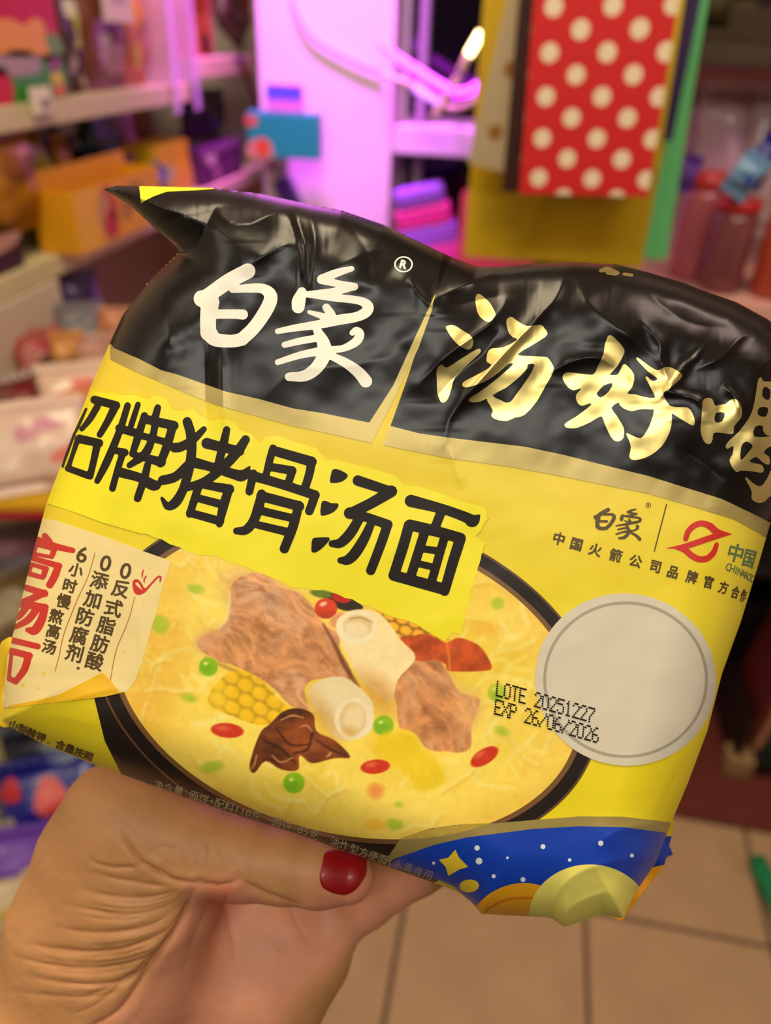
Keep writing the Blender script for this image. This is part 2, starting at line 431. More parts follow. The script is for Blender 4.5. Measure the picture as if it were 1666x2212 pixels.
packet = empty('noodle_packet', at(np.array(760.), np.array(1850.), np.array(0.224)))
tag(packet, 'yellow and black pillow packet of instant noodles held in the hand', 'noodle packet')
PINV = Matrix.Translation(-Vector(packet.location))
def own(o):                                                     # children keep world coordinates
    o.matrix_parent_inverse = PINV; return o

FILM = dict(rough=0.5, coat=0.12, coat_rough=0.25, spec=0.3)
m_film = mat('printed_film', None, attr='print', **FILM)
m_black = mat('black_film', (19, 14, 11), rough=0.27, coat=0.0, spec=0.24)
m_ink = mat('black_ink', (26, 16, 10), rough=0.5, spec=0.25)
m_white = mat('white_ink', (240, 236, 220), rough=0.45, coat=0.2, coat_rough=0.3)
m_foil = mat('gold_foil', (206, 186, 116), rough=0.3, metal=0.85)
m_band = mat('dull_gold_ink', (178, 158, 92), rough=0.4, metal=0.35)
m_lemon = mat('lemon_ink', (240, 228, 8), rough=0.5, coat=0.15, coat_rough=0.3)
m_cream = mat('cream_ink', (240, 218, 150), rough=0.5, coat=0.15)
m_red = mat('red_ink', (205, 42, 30), rough=0.45, coat=0.2)
m_brown = mat('brown_ink', (84, 62, 20), rough=0.5)
m_line = mat('rule_ink', (190, 120, 50), rough=0.5)
m_green_ink = mat('teal_ink', (92, 118, 70), rough=0.5)
m_blue_ink = mat('blue_ink', (14, 62, 178), rough=0.42, coat=0.25, coat_rough=0.3)
m_plate = mat('packet_back_film', (222, 188, 40), rough=0.4, coat=0.3)
m_star = mat('star_ink', (240, 205, 50), rough=0.45)
m_dot = mat('pale_ink', (225, 232, 238), rough=0.45)
m_fold = mat('orange_ink', (236, 184, 22), rough=0.5)

def film_paint(px, py):
    t = np.clip((py - 0.25 * (px - 800) - 900) / 500, 0, 1)
    base = np.array([230., 206, 60]) * (1 - t[:, None]) + np.array([236., 216, 34]) * t[:, None]
    n = fbm(px, py, 50, 190, 3)[:, None] - 0.45
    base = base + n * np.array([10, 26, 40])
    k = np.clip((1.35 - (px + 0.2 * py) / 500), 0, 1)[:, None]
    base = base * (1 - 0.35 * k) + np.array([238, 200, 46]) * 0.35 * k
    return lin(np.clip(base, 0, 255))
me = msquares('front_film', GX, GY, SD, lambda a, b: at(a, b, front(a, b)), lambda a, b: _interp(NF, a, b), film_paint)
own(link('front_film', me, m_film, packet))
me = msquares('back_film', GX[::2], GY[::2], SD[::2, ::2], lambda a, b: at(a, b, back(a, b)), lambda a, b: _interp(NB, a, b), None, flip=True)
o = own(link('back_film', me, m_plate, packet)); o['label'] = 'plain yellow back of the packet'

# ---- seals that stick out behind the front face
def flap(name, pts, d0, m, label=None, zig=0, col=None):
    sh = Shape(); sh.poly(pts, smooth=False)
    x0, y0, x1, y1 = sh.bbox(); xs = np.arange(x0 - 4, x1 + 8, 3.0); ys = np.arange(y0 - 4, y1 + 8, 3.0)
    me = msquares(name, xs, ys, sh.grid(xs, ys), lambda a, b: at(a, b, d0 + 0.0012 * np.sin(a / 17.0) * np.sin(b / 23.0)), None, None)
    o = own(link(name, me, m, packet)); md = o.modifiers.new('thick', 'SOLIDIFY'); md.thickness = 0.0003
    if label: o['label'] = label
    return o
def zigzag(a, b, n, amp):
    a = np.array(a, float); b = np.array(b, float); nrm = np.array([(b - a)[1], -(b - a)[0]]); nrm /= np.linalg.norm(nrm); out = []
    for i in range(2 * n + 1): out.append(tuple(a + (b - a) * i / (2 * n) + nrm * (amp if i % 2 else 0)))
    return out
flap('side_seal', [(398,548)] + zigzag((392,549), (318,622), 9, -9) + [(300,660),(345,640),(400,590)], 0.2285, mat('seal_film', (196, 158, 24), rough=0.5), 'zigzag-cut yellow seal behind the left shoulder')
flap('fin_seal', [(60,1380),(20,1376),(4,1385),(-18,1430),(-26,1560),(10,1572),(60,1560)], 0.2285, mat('fin_film', (222, 186, 26), rough=0.45), 'yellow back fin at the lower left edge')
flap('bottom_seal_gold', [(1420,1780),(1458,1771),(1452,1806),(1418,1806)], 0.2275, mat('fin_gold', (206, 170, 24), rough=0.45))
flap('bottom_seal_blue', [(1400,1806),(1452,1806),(1446,1826),(1455,1846),(1440,1852),(1436,1868),(1418,1872),(1380,1880)], 0.2278, mat('fin_blue', (16, 50, 150), rough=0.35, coat=0.4), 'torn blue corner of the bottom seal')
flap('bottom_seal_orange', [(1380,1872),(1442,1862),(1402,1912),(1366,1960),(1344,1990),(1318,1980),(1350,1900)], 0.2282, mat('fin_orange', (240, 160, 30), rough=0.4, coat=0.3), 'crumpled orange bottom seal')

P = Shape
# ---- upper panels
sh = P().poly([(100,300),(1100,300),(938,640),(900,722),(850,832),(798,913),(700,893),(632,882),(560,862),(488,846),(420,822),(380,808),(349,800),(300,775),(246,752),(150,700)], smooth=False)
own(printed('black_panel', sh, 1, m_black, packet, 4.0))
sh = P().poly([(940,640),(1000,300),(1900,300),(1900,1260),(1644,1120),(1560,1080),(1490,1058),(1400,1030),(1298,1005),(1220,985),(1135,967),(1050,957),(967,947),(905,938),(843,922),(872,841)], smooth=False)
own(printed('black_panel', sh, 1, m_black, packet, 4.0))
sh = P().poly([(238,740),(246,752),(300,775),(349,800),(380,808),(420,822),(488,846),(560,862),(632,882),(700,893),(798,913),(850,832),(900,722),(938,642),(934,668),(905,750),(868,828),(803,957),(700,934),(632,920),(560,900),(464,874),(400,848),(344,824),(290,802),(238,777)], smooth=False)
own(printed('gold_edge_band', sh, 2, m_band, packet, 2.0))
sh = P().poly([(843,920),(905,936),(967,945),(1050,955),(1135,965),(1220,983),(1298,1003),(1400,1028),(1490,1056),(1560,1078),(1644,1118),(1720,1160),(1720,1200),(1640,1152),(1586,1122),(1490,1092),(1400,1066),(1298,1046),(1200,1026),(1106,1009),(1030,998),(967,990),(905,977),(830,962)], smooth=False)
own(printed('gold_edge_band', sh, 2, m_band, packet, 2.0))
sh = P().poly([(300,396),(330,400),(420,402),(480,407),(420,411),(360,414),(332,424),(312,434),(305,440)], smooth=False)
own(printed('yellow_corner', sh, 3, m_lemon, packet, 2.0))

# ---- bowl of soup (a printed picture)
EC, EA, EB, ER = (750, 1470), 510.0, 330.0, math.radians(14)
def ellip(X, Y, a, b):
    u = (X - EC[0]) * math.cos(ER) + (Y - EC[1]) * math.sin(ER); v = -(X - EC[0]) * math.sin(ER) + (Y - EC[1]) * math.cos(ER)
    return (np.sqrt((u / a) ** 2 + (v / b) ** 2) - 1) * 0.8 * b
bb = (150, 1080, 1420, 1990)
sh = P().add(bb, lambda X, Y: ellip(X, Y, EA + 44, EB + 38))
sh.poly([(203,1506),(280,1490),(420,1600),(700,1700),(1000,1780),(1000,1870),(925,1915),(780,1870),(640,1820),(430,1750),(340,1718),(285,1700),(262,1672),(226,1600)], smooth=False)
own(printed('bowl', sh, 1, mat('bowl_ink', (34, 25, 21), rough=0.42, spec=0.35), packet, 4.0, label='black soup bowl printed on the packet'))
sh = P().add(bb, lambda X, Y: np.maximum(ellip(X, Y, EA + 12, EB + 10), -ellip(X, Y, EA - 4, EB - 4)))
own(printed('bowl_inner_rim', sh, 2, mat('rim_ink', (120, 84, 46), rough=0.4, coat=0.3), packet, 2.0))
sh = P().add(bb, lambda X, Y: np.maximum(ellip(X, Y, EA + 45, EB + 39), -ellip(X, Y, EA + 40, EB + 34)))
own(printed('bowl_outer_rim', sh, 2, mat('rim_line', (96, 66, 44), rough=0.4, coat=0.3), packet, 2.0))

class Paint:
    def __init__(self, px, py):
        self.x, self.y = px, py
        self.c = np.tile(np.array([248., 218, 86]), (len(px), 1))
        self.kx, self.ky = (px - 300) / 0.4802, (py - 1200) / 0.4802
    def put(self, d, col, soft=2.0, op=1.0):
        a = op * np.clip(0.5 - d / soft, 0, 1)
        a = a[:, None]; self.c = self.c * (1 - a) + np.asarray(col, float) * a
    def sel(self, pts): 
        q = np.array(pts, float); return (self.kx > q[:, 0].min() - 40) & (self.kx < q[:, 0].max() + 40) & (self.ky > q[:, 1].min() - 40) & (self.ky < q[:, 1].max() + 40)
    def poly(self, pts, soft=6):
        d = np.full(len(self.x), BIG); m = self.sel(pts)
        d[m] = edges_sdf(self.kx[m], self.ky[m], ring_edges(catmull(pts, 4, True))); return d
    def line(self, pts):
        d = np.full(len(self.x), BIG); m = self.sel([p[:2] for p in pts])
        d[m] = seg_sdf(self.kx[m], self.ky[m], catmull(pts, 5)); return d
    def ell(self, cx, cy, a, b, rot=0):
        c, s = math.cos(math.radians(rot)), math.sin(math.radians(rot))
        u = (self.kx - cx) * c + (self.ky - cy) * s; v = -(self.kx - cx) * s + (self.ky - cy) * c
        return (np.sqrt((u / a) ** 2 + (v / b) ** 2) - 1) * min(a, b)
    def shade(self, d, k, soft=6):                                # mottle inside a region
        a = np.clip(0.5 - d / soft, 0, 1)[:, None]; self.c = self.c * (1 + a * k[:, None])
def soup_paint(px, py):
    p = Paint(px, py); x, y = p.kx, p.ky; r = np.random.RandomState(5)
    n = fbm(px, py, 70, 110, 4) - 0.47
    p.c += n[:, None] * np.array([22, 40, 70])
    e = np.clip((ellip(px, py, EA, EB) + 70) / 70, 0, 1); p.c = p.c * (1 - 0.35 * e[:, None]) + np.array([236, 184, 70]) * 0.35 * e[:, None]
    p.put(p.ell(60, 480, 170, 330, 15), (238, 178, 66), 160, 0.45)
    for i in range(120):                                          # noodles under the broth
        t = r.rand() * 6.283; q = 0.62 + 0.34 * r.rand()
        cx = 937 + 1062 * q * math.cos(t) * 0.97 - 687 * q * math.sin(t) * 0.24; cy = 562 + 1062 * q * math.cos(t) * 0.24 + 687 * q * math.sin(t) * 0.97
        a = r.rand() * 6.283; L = 40 + 60 * r.rand(); b = a + r.randn() * 0.9; b2 = b + r.randn() * 0.9
        pts = [(cx, cy, 22), (cx + L * math.cos(a), cy + L * math.sin(a), 22), (cx + L * math.cos(a) + L * math.cos(b), cy + L * math.sin(a) + L * math.sin(b), 20),
               (cx + L * (math.cos(a) + math.cos(b) + math.cos(b2)), cy + L * (math.sin(a) + math.sin(b) + math.sin(b2)), 14)]
        p.put(p.line(pts), (252, 242, 160) if i % 3 else (248, 228, 96), 16, 0.22 + 0.22 * r.rand())
        if i % 4 == 0: p.put(p.line([(u + 6, v + 16, w_ * 0.6) for u, v, w_ in pts]), (222, 168, 48), 18, 0.35)
    for (cx, cy, a, b, rt) in [(255,150,38,20,10),(95,310,40,40,0),(225,640,36,18,15),(330,950,50,26,-10),(1615,215,28,26,0),(1150,1210,42,24,10),(1635,790,34,20,20),(1170,1120,20,14,0)]:
        p.put(p.ell(cx, cy, a, b, rt), (176, 200, 50), 18, 0.85)
    p.put(p.ell(1060, 1210, 50, 24, 5), (248, 196, 60), 16); p.put(p.ell(1065, 1060, 36, 34), (240, 150, 70), 26, 0.9); p.put(p.ell(1560, 330, 70, 30, 10), (244, 186, 60), 30, 0.7)
    d = p.poly([(1060,235),(1180,280),(1270,315),(1400,385),(1200,385),(1120,330)])   # corn at the back
    p.put(d, (240, 172, 40), 8); 
    u = (x + 0.3 * y) / 62; v = (y - 0.3 * x) / 46; u = u + 0.5 * (np.floor(v) % 2); g = np.hypot(u - np.floor(u) - 0.5, v - np.floor(v) - 0.5); p.shade(d, -0.45 * np.clip((g - 0.34) * 4, 0, 1) + 0.08)
    d = p.poly([(790,165),(830,160),(960,195),(1010,235),(960,250),(900,240),(850,200)]); p.put(d, (52, 36, 20), 6)
    p.put(p.ell(820, 172, 50, 18, 10), (104, 128, 30), 8); p.put(p.ell(912, 190, 46, 22, 10), (196, 44, 28), 6)
    meatA = p.poly([(415,140),(480,88),(560,82),(640,140),(740,180),(830,300),(900,350),(905,420),(940,480),(955,560),(810,555),(745,600),(765,690),(700,690),(610,600),(520,540),(440,500),(350,470),(280,425),(268,370),(340,345),(405,280)])
    k = np.clip((meatA + 60) / 60, 0, 1)
    wx = x + 160 * (fbm(x, y, 88, 190, 2) - 0.4); wy = y + 160 * (fbm(x, y, 86, 190, 2) - 0.4); s = fbm(0.8 * wx + 0.6 * wy, (-0.6 * wx + 0.8 * wy) * 4.5, 90, 120, 5) - 0.47; s = s * 0.6 + 0.5 * (0.22 - np.abs(fbm(0.8 * wx + 0.6 * wy, (-0.6 * wx + 0.8 * wy) * 3.0, 190, 100, 4) - 0.47) * 2); s2 = fbm(x, y, 97, 46, 4) - 0.47
    p.put(meatA + 10 * s2, (210, 146, 94), 8); p.put(p.ell(540, 170, 150, 90, 20), (218, 164, 122), 90, 0.75 * 1.0)
    p.put(p.ell(500, 400, 160, 60, 10), (206, 146, 92), 80, 0.5); p.put(p.ell(330, 390, 70, 50, 0), (200, 134, 84), 50, 0.6)
    p.c = np.where((meatA < 400)[:, None], p.c, p.c); p.shade(meatA, 0.62 * s + 0.16 * s2 + 0.01 * k); cl = np.clip((fbm(wx, wy, 210, 70, 4) - 0.5) * 5, 0, 1)[:, None] * np.clip(0.5 - meatA / 6, 0, 1)[:, None] * 0.55; p.c = p.c * (1 - cl) + np.array([232, 184, 146]) * cl; ck = np.clip((0.40 - fbm(wx, wy, 220, 60, 4)) * 6, 0, 1)[:, None] * np.clip(0.5 - meatA / 6, 0, 1)[:, None] * 0.5; p.c = p.c * (1 - ck) + np.array([150, 86, 44]) * ck
    p.put(p.line([(830,310,8),(880,400,16),(930,500,22),(985,590,18)]), (108, 58, 26), 14, 0.85)
    p.put(p.line([(410,170,6),(405,260,10),(360,330,8)]), (240, 214, 196), 14, 0.7)
    p.put(p.line([(300,460,8),(450,530,14),(600,620,10)]), (150, 82, 34), 20, 0.6)
    d = p.ell(842, 238, 51, 46); p.put(d, (222, 70, 34), 6); p.put(p.ell(830, 218, 16, 9, -20), (250, 200, 170), 8); p.shade(d, -0.35 * np.clip((y - 240) / 60, 0, 1))
    p.put(p.ell(900, 290, 44, 30, -30), (226, 154, 108), 12)
    meatB = p.poly([(1170,500),(1240,470),(1340,465),(1400,540),(1440,610),(1535,650),(1500,760),(1490,870),(1400,885),(1300,870),(1240,800),(1170,770),(1155,650),(1100,560)])
    p.put(meatB + 10 * s2, (208, 142, 88), 8); p.put(p.ell(1290, 540, 120, 60, 20), (212, 152, 102), 70, 0.7); p.put(p.ell(1480, 690, 60, 80, 0), (226, 172, 108), 60, 0.7)
    s3 = fbm(0.5 * wx + 0.86 * wy, (-0.86 * wx + 0.5 * wy) * 4.0, 93, 120, 5) - 0.47; s3 = s3 * 0.6 + 0.5 * (0.22 - np.abs(fbm(0.5 * wx + 0.86 * wy, (-0.86 * wx + 0.5 * wy) * 2.6, 194, 110, 4) - 0.47) * 2); p.shade(meatB, 0.6 * s3 + 0.16 * s2); cl = np.clip((fbm(wx, wy, 230, 80, 4) - 0.52) * 5, 0, 1)[:, None] * np.clip(0.5 - meatB / 6, 0, 1)[:, None] * 0.5; p.c = p.c * (1 - cl) + np.array([228, 176, 130]) * cl; ck = np.clip((0.38 - fbm(wx, wy, 240, 70, 4)) * 6, 0, 1)[:, None] * np.clip(0.5 - meatB / 6, 0, 1)[:, None] * 0.5; p.c = p.c * (1 - ck) + np.array([146, 84, 40]) * ck
    d = p.poly([(1165,378),(1230,362),(1290,352),(1340,372),(1385,392),(1440,370),(1520,398),(1560,440),(1588,505),(1540,520),(1400,520),(1380,490),(1330,470),(1240,470)])
    p.put(d, (224, 92, 30), 6); p.shade(d, 0.5 * s2 - 0.1); p.put(p.line([(1385,395,6),(1395,450,10),(1400,515,8)]), (246, 150, 60), 12, 0.7)
    d = p.poly([(890,300),(905,380),(940,450),(1000,560),(1080,625),(1140,655),(1165,560),(1245,460),(1180,380),(1110,285),(1045,246),(950,250)])
    p.put(d, (236, 216, 158), 6); p.shade(d, -0.30 * np.clip((0.75 * (x - 960) * -1 + 0.6 * (y - 560)) / 260 + 0.1, -0.2, 1)); p.put(p.ell(1080, 620, 110, 60, 50), (206, 140, 62), 70, 0.6)
    p.put(p.ell(980, 322, 92, 76), (246, 232, 190), 8); p.put(p.ell(985, 318, 66, 50, 5), (222, 194, 130), 12, 0.8); p.put(p.ell(975, 335, 54, 38, 0), (240, 222, 174), 14); p.put(p.line([(950,285,5),(1000,280,9),(1050,300,6)]), (176, 138, 72), 8, 0.7)
    d = p.poly([(770,600),(830,555),(920,547),(1000,600),(1050,660),(1058,740),(1030,800),(940,832),(880,812),(820,722),(775,660)])
    p.put(d, (238, 220, 170), 6); p.put(p.ell(830, 720, 40, 110, -35), (206, 152, 72), 60, 0.6); p.put(p.ell(968, 735, 88, 92), (244, 228, 186), 10)
    p.put(p.ell(962, 735, 60, 76, 10), (222, 190, 128), 14, 0.75); p.put(p.ell(970, 735, 44, 60, 10), (240, 218, 168), 20); p.put(p.ell(950, 790, 30, 24), (214, 160, 70), 24, 0.5)
    p.put(p.line([(735,570,10),(715,620,14),(740,660,12),(790,700,8)]), (234, 184, 136), 8, 0.9)
    d = p.poly([(325,610),(400,530),(470,518),(560,570),(620,640),(685,700),(640,745),(540,762),(420,722),(318,675)])   # sweetcorn
    p.put(d, (246, 196, 30), 8)
    u = (0.86 * x + 0.5 * y) / 74; v = (-0.5 * x + 0.86 * y) / 58; u = u + 0.5 * (np.floor(v) % 2); g = np.hypot(u - np.floor(u) - 0.5, v - np.floor(v) - 0.5)
    p.shade(d, -0.20 * np.clip((g - 0.36) * 4, 0, 1) + 0.14 * np.clip(0.3 - np.hypot(u - np.floor(u) - 0.4, v - np.floor(v) - 0.35), 0, 1))
    p.put(p.ell(350, 640, 60, 60), (250, 214, 60), 60, 0.5)
    d = p.poly([(588,760),(650,702),(720,688),(785,715),(800,790),(880,830),(952,906),(880,912),(780,935),(725,900),(715,965),(640,962),(570,925),(520,978),(498,940),(545,800)])   # wood ear
    p.put(d, (104, 52, 20), 6); p.shade(d, 1.6 * (fbm(x, y * 1.4, 120, 120, 4) - 0.47))
    for q in [[(620,780,8),(680,850,10),(760,850,6)],[(780,800,8),(760,870,12),(700,890,8)],[(560,830,8),(640,870,12),(700,930,8)],[(800,830,6),(860,870,9),(930,900,5)]]:
        p.put(p.line(q), (52, 24, 10), 10, 0.8)
    for q in [[(640,740,6),(690,720,9),(740,730,5)],[(600,900,5),(640,930,7),(690,910,5)],[(845,905,6),(858,895,12),(866,885,5)],[(730,770,5),(756,765,8),(780,790,4)],[(530,900,5),(520,940,7),(505,960,4)]]:
        p.put(p.line(q), (226, 168, 112), 8, 0.8)
    for (cx, cy, rr, op) in [(313,500,43,1),(1101,764,46,1),(698,1022,48,1),(1612,615,42,0.55)]:
        d = p.ell(cx, cy, rr, rr * 0.97); p.put(d, (146, 196, 32), 6, op); p.put(p.ell(cx - 4, cy + 16, rr * 0.7, rr * 0.5), (108, 170, 24), 30, 0.6 * op); p.put(p.ell(cx - 12, cy - 14, 9, 7), (226, 240, 150), 8, op)
    d = p.poly([(1060,835),(1130,790),(1240,800),(1272,870),(1340,920),(1375,1020),(1260,1060),(1190,970),(1070,905)]); p.put(d, (240, 206, 32), 30, 0.9)
    for (cx, cy, a, b, rt) in [(398,787,74,33,5),(1064,950,66,32,-6),(1555,905,70,34,-32)]:
        d = p.ell(cx, cy, a, b, rt); p.put(d, (206, 54, 24), 6); p.put(p.ell(cx - 22, cy - 10, a * 0.4, b * 0.35, rt), (232, 110, 70), 14, 0.8)
    p.c += (fbm(px, py, 140, 9, 2)[:, None] - 0.37) * 14
    return lin(np.clip(p.c, 0, 255))
sh = P().add(bb, lambda X, Y: ellip(X, Y, EA, EB))
own(printed('soup_picture', sh, 3, m_film, packet, 2.0, soup_paint, label='printed picture of pork bone noodle soup'))

# ---- yellow title patch with scalloped top and torn lower edge
T = [(120,1015),(175,880),(199,845),(264,854),(293,853),(319,864),(336,854),(360,862),(372,886),(396,888),(415,884),(432,898),(456,910),(480,904),(504,912),
 (518,930),(543,937),(559,956),(576,944),(600,942),(648,958),(684,968),(703,994),(727,994),(768,1004),(816,1016),(854,1028),(872,1048),(900,1050),(948,1064),(996,1083),(1034,1092),(1051,1100),
 (1051,1119),(1039,1146),(1027,1158),(1049,1174),(1042,1189),(1039,1208),(1032,1232),(1023,1256),(1014,1300),(1004,1330),(996,1372),(980,1366),(962,1385),(914,1358),(862,1336),(809,1315),(761,1294),(703,1274),(636,1270),(588,1248),(516,1219),(504,1218),(468,1202),(422,1197),(350,1165),(288,1148),(216,1127),(160,1106),(106,1089),(60,1080)]
rr = np.random.RandomState(3); T2 = []
for i, (a, b) in enumerate(T):
    T2.append((a, b)); c_, d_ = T[(i + 1) % len(T)]
    if 37 <= i < 58:
        for t in (0.25, 0.5, 0.75): T2.append((a + (c_ - a) * t + rr.randn() * 1.6, b + (d_ - b) * t + rr.randn() * 1.8))
sh = P().poly(T2, smooth=False)
own(printed('title_patch', sh, 4, m_lemon, packet, 2.0, label='lemon yellow torn-edged patch behind the title'))
sh = P()
sh.poly([(120,1000),(199,838),(264,848),(325,852),(372,880),(432,890),(504,905),(559,945),(640,948),(703,985),(768,998),(870,1035),(950,1058),(1051,1092),(1058,1119),(1039,1140),(900,1100),(600,1000),(300,900)], smooth=False)
own(printed('title_patch_glow', sh, 3, mat('glow_ink', (234, 206, 24), rough=0.5), packet, 2.0))

# ---- title lettering
A_, B_, C_ = ((120, 840), 0.2401), ((480, 920), 0.2401), ((660, 980), 0.2401)
L = P(*A_)
for q in [ # zhao
 [(350,98,62),(545,148,62)], [(535,160,64),(470,290,52),(398,412,44)], [(375,160,50),(310,270,46),(236,362,30)], [(205,440,40),(150,600,28),(112,715,36)], [(215,450,66),(392,488,62)], [(378,485,58),(345,640,50),(310,785,50)], [(112,715,46),(300,782,52)],
 [(275,180,10),(225,290,16),(180,385,12)], [(170,400,14),(110,560,16),(62,700,10)],
 # pai
 [(648,150,46),(590,340,50),(520,520,56),(450,680,58),(375,828,40)], [(742,140,36),(680,330,42)], [(575,355,62),(705,392,62)], [(500,545,40),(620,572,60)], [(608,570,50),(560,720,46),(512,895,48)],
 [(920,168,46),(885,300,62)], [(800,240,50),(745,420,58),(692,585,46)], [(800,270,66),(1065,330,72)], [(1055,335,64),(1000,520,66),(942,670,60)], [(900,300,52),(868,450,52),(800,590,66),(665,688,40)], [(770,420,50),(1000,480,52)], [(700,590,44),(950,658,74)],
 [(600,755,76),(760,800,70),(885,868,84),(945,838,14)], [(828,685,50),(800,800,58),(738,985,54)],
 # zhu
 [(1335,362,40),(1240,455,60),(1130,520,72),(1070,528,74)], [(1185,295,70),(1215,400,74),(1225,550,74),(1200,720,74),(1150,900,68),(1080,1020,76),(1010,1055,56),(958,985,18)], [(1180,690,60),(1080,790,72),(965,822,74)],
 [(1540,368,52),(1510,500,64),(1460,690,58)], [(1362,490,86),(1480,520,76),(1655,560,74)], [(1258,665,82),(1400,702,70),(1600,765,78),(1685,778,86),(1745,705,10)],
 [(1710,455,64),(1640,560,78),(1500,712,72),(1350,828,66),(1195,885,56)], [(1290,870,60),(1245,1010,60),(1205,1128,50)], [(1330,862,58),(1565,902,74)], [(1560,900,66),(1510,1060,72),(1475,1215,50)], [(1290,985,58),(1500,1040,62)], [(1210,1115,60),(1480,1190,64)]]: L.stroke(*q, grow=3.2)
L.frame(*B_)
for q in [ # gu
 [(458,200,54),(430,300,56),(395,440,50)], [(462,222,74),(805,322,80)], [(805,318,68),(785,430,64),(742,568,62)], [(430,368,62),(630,402,66)], [(632,402,60),(600,500,58)],
 [(280,430,64),(245,590,58)], [(285,452,76),(520,520,72),(835,622,74)], [(835,625,66),(810,700,66),(785,765,66)],
 [(355,610,66),(330,720,78),(285,850,74),(215,935,70),(130,945,50)], [(352,632,78),(695,722,76)], [(690,712,66),(640,900,74),(560,1105,72)], [(345,762,62),(640,832,60)], [(300,885,56),(590,955,62)],
 # tang
 [(1222,492,82),(1520,590,72)], [(1522,588,92),(1350,690,84),(1160,785,84)], [(1148,785,92),(1280,815,72),(1490,888,76)], [(1488,890,74),(1430,1060,74),(1338,1300,72)], [(1225,850,74),(1150,970,82),(1065,1052,74),(990,1060,50)], [(1335,890,62),(1280,1010,78),(1200,1140,86),(1130,1205,76),(1065,1210,44)]]: L.stroke(*q, grow=3.2)
for q in [[(1005,395),(1050,400),(1122,440),(1105,475),(1060,500),(985,507),(978,480),(990,420)], [(905,685),(930,680),(980,700),(1040,705),(1025,745),(980,780),(905,803),(890,780),(895,720)], [(815,1030),(840,1012),(957,1010),(940,1050),(890,1100),(840,1132),(812,1128),(810,1080)]]: L.poly(q, grow=1.5)
L.frame(*C_)
for q in [[(950,425,98),(1250,502,76),(1450,575,82),(1505,605,96),(1560,560,16)], [(1215,540,72),(1168,660,72)], [(940,640,84),(1150,690,84),(1395,760,84)], [(932,645,82),(880,830,84),(795,1095,82)], [(1395,765,84),(1335,950,84),(1252,1235,76)], [(795,1095,84),(1245,1218,92)],
 [(1068,720,74),(955,1080,74)], [(1243,780,66),(1140,1135,66)], [(1070,858,52),(1200,875,52)], [(1020,990,50),(1150,1020,50)], [(965,660,60),(1380,760,60)]]: L.stroke(*q, grow=3.2)
own(printed('title_lettering', L, 5, m_ink, packet, 2.0, label='black title 招牌猪骨汤面'))

# ---- brand lettering, white
def brand(sh):
    for q in [[(512,135,125),(350,222,126),(180,340,120),(140,360,140)], [(205,390,150),(188,520,130),(190,640,130)], [(195,640,132),(250,695,112),(380,708,104),(465,692,108)], [(465,692,108),(570,590,108),(670,440,112),(700,340,108),(640,280,82),(520,275,72),(390,285,58)], [(260,486,76),(400,486,78),(472,490,84)],
     [(1362,115,44),(1240,150,66),(1118,202,78)], [(1115,205,72),(1250,238,58),(1385,262,62)], [(1380,262,62),(1230,300,60),(1010,325,54)], [(955,305,76),(930,380,110),(925,428,104)], [(1000,325,50),(1200,350,62),(1420,375,66),(1495,420,86),(1480,470,88),(1400,510,80),(1250,535,84),(1100,570,72),(900,600,58),(757,627,44)],
     [(1155,432,64),(1200,500,70),(1180,530,60)], [(1015,470,32),(1080,490,46),(1160,515,60)], [(1075,610,62),(1130,720,104),(1140,810,112),(1080,920,104),(980,990,92),(850,1000,68)], [(1100,680,60),(950,705,58),(815,738,50)], [(1100,790,70),(930,825,58),(758,880,48)], [(1190,778,56),(1300,765,58),(1400,710,74),(1430,650,72),(1400,620,58),(1368,640,46)], [(1180,820,60),(1320,890,78),(1420,965,94),(1478,1035,104)]]:
        sh.stroke(*q)
    return sh
own(printed('brand_lettering', brand(P((400, 550), 0.2641)), 3, m_white, packet, 2.0, label='white brand lettering 白象'))
sh = P().add((845, 545, 900, 595), lambda X, Y: np.abs(np.hypot((X - 872), (Y - 571) / 0.86) - 18.5) - 1.6)
put_glyph(sh, 'R', 872, 571, 17, 14, 1.0, 0.9)
own(printed('registered_mark', sh, 3, m_white, packet, 1.0))

# ---- slogan in gold foil
L = P((920, 640), 0.1921)
L.poly([(560,20),(575,-20),(604,-26),(650,5),(720,75),(775,170),(780,220),(720,288),(650,265),(590,200),(565,110)])
L.poly([(228,360),(250,330),(320,328),(400,375),(500,440),(535,500),(520,570),(480,598),(400,570),(310,490)])
L.poly([(120,850),(140,790),(185,768),(240,800),(400,700),(530,620),(600,588),(620,610),(600,650),(480,760),(380,860),(320,930),(290,1030),(250,1150),(205,1195),(165,1180),(130,1080),(125,950)])
L.poly([(905,290),(920,250),(965,230),(1020,270),(1080,310),(1150,335),(1290,320),(1335,360),(1368,410),(1340,460),(1180,560),(1030,655),(1150,672),(1330,680),(1385,705),(1440,805),(1410,900),(1350,1000),(1250,1180),(1110,1335),(1000,1365),(900,1405),(780,1380),(735,1340),(755,1285),(690,1175),(685,1150),(620,1180),(530,1195),(480,1175),(500,1140),(600,1080),(760,960),(880,860),(985,764),(930,760),(830,850),(700,940),(590,990),(450,1025),(410,1000),(430,960),(520,910),(640,850),(740,775),(690,742),(685,690),(700,620),(750,585),(870,575),(1000,510),(1030,482),(980,460),(940,420),(915,350)],
       [[(1150,765),(1225,770),(1150,920),(1020,1100),(960,1180),(900,1197),(850,1170),(750,1115),(900,1030),(1060,900),(1140,810)]], n=2)
L.frame((1200, 700), 0.1921)
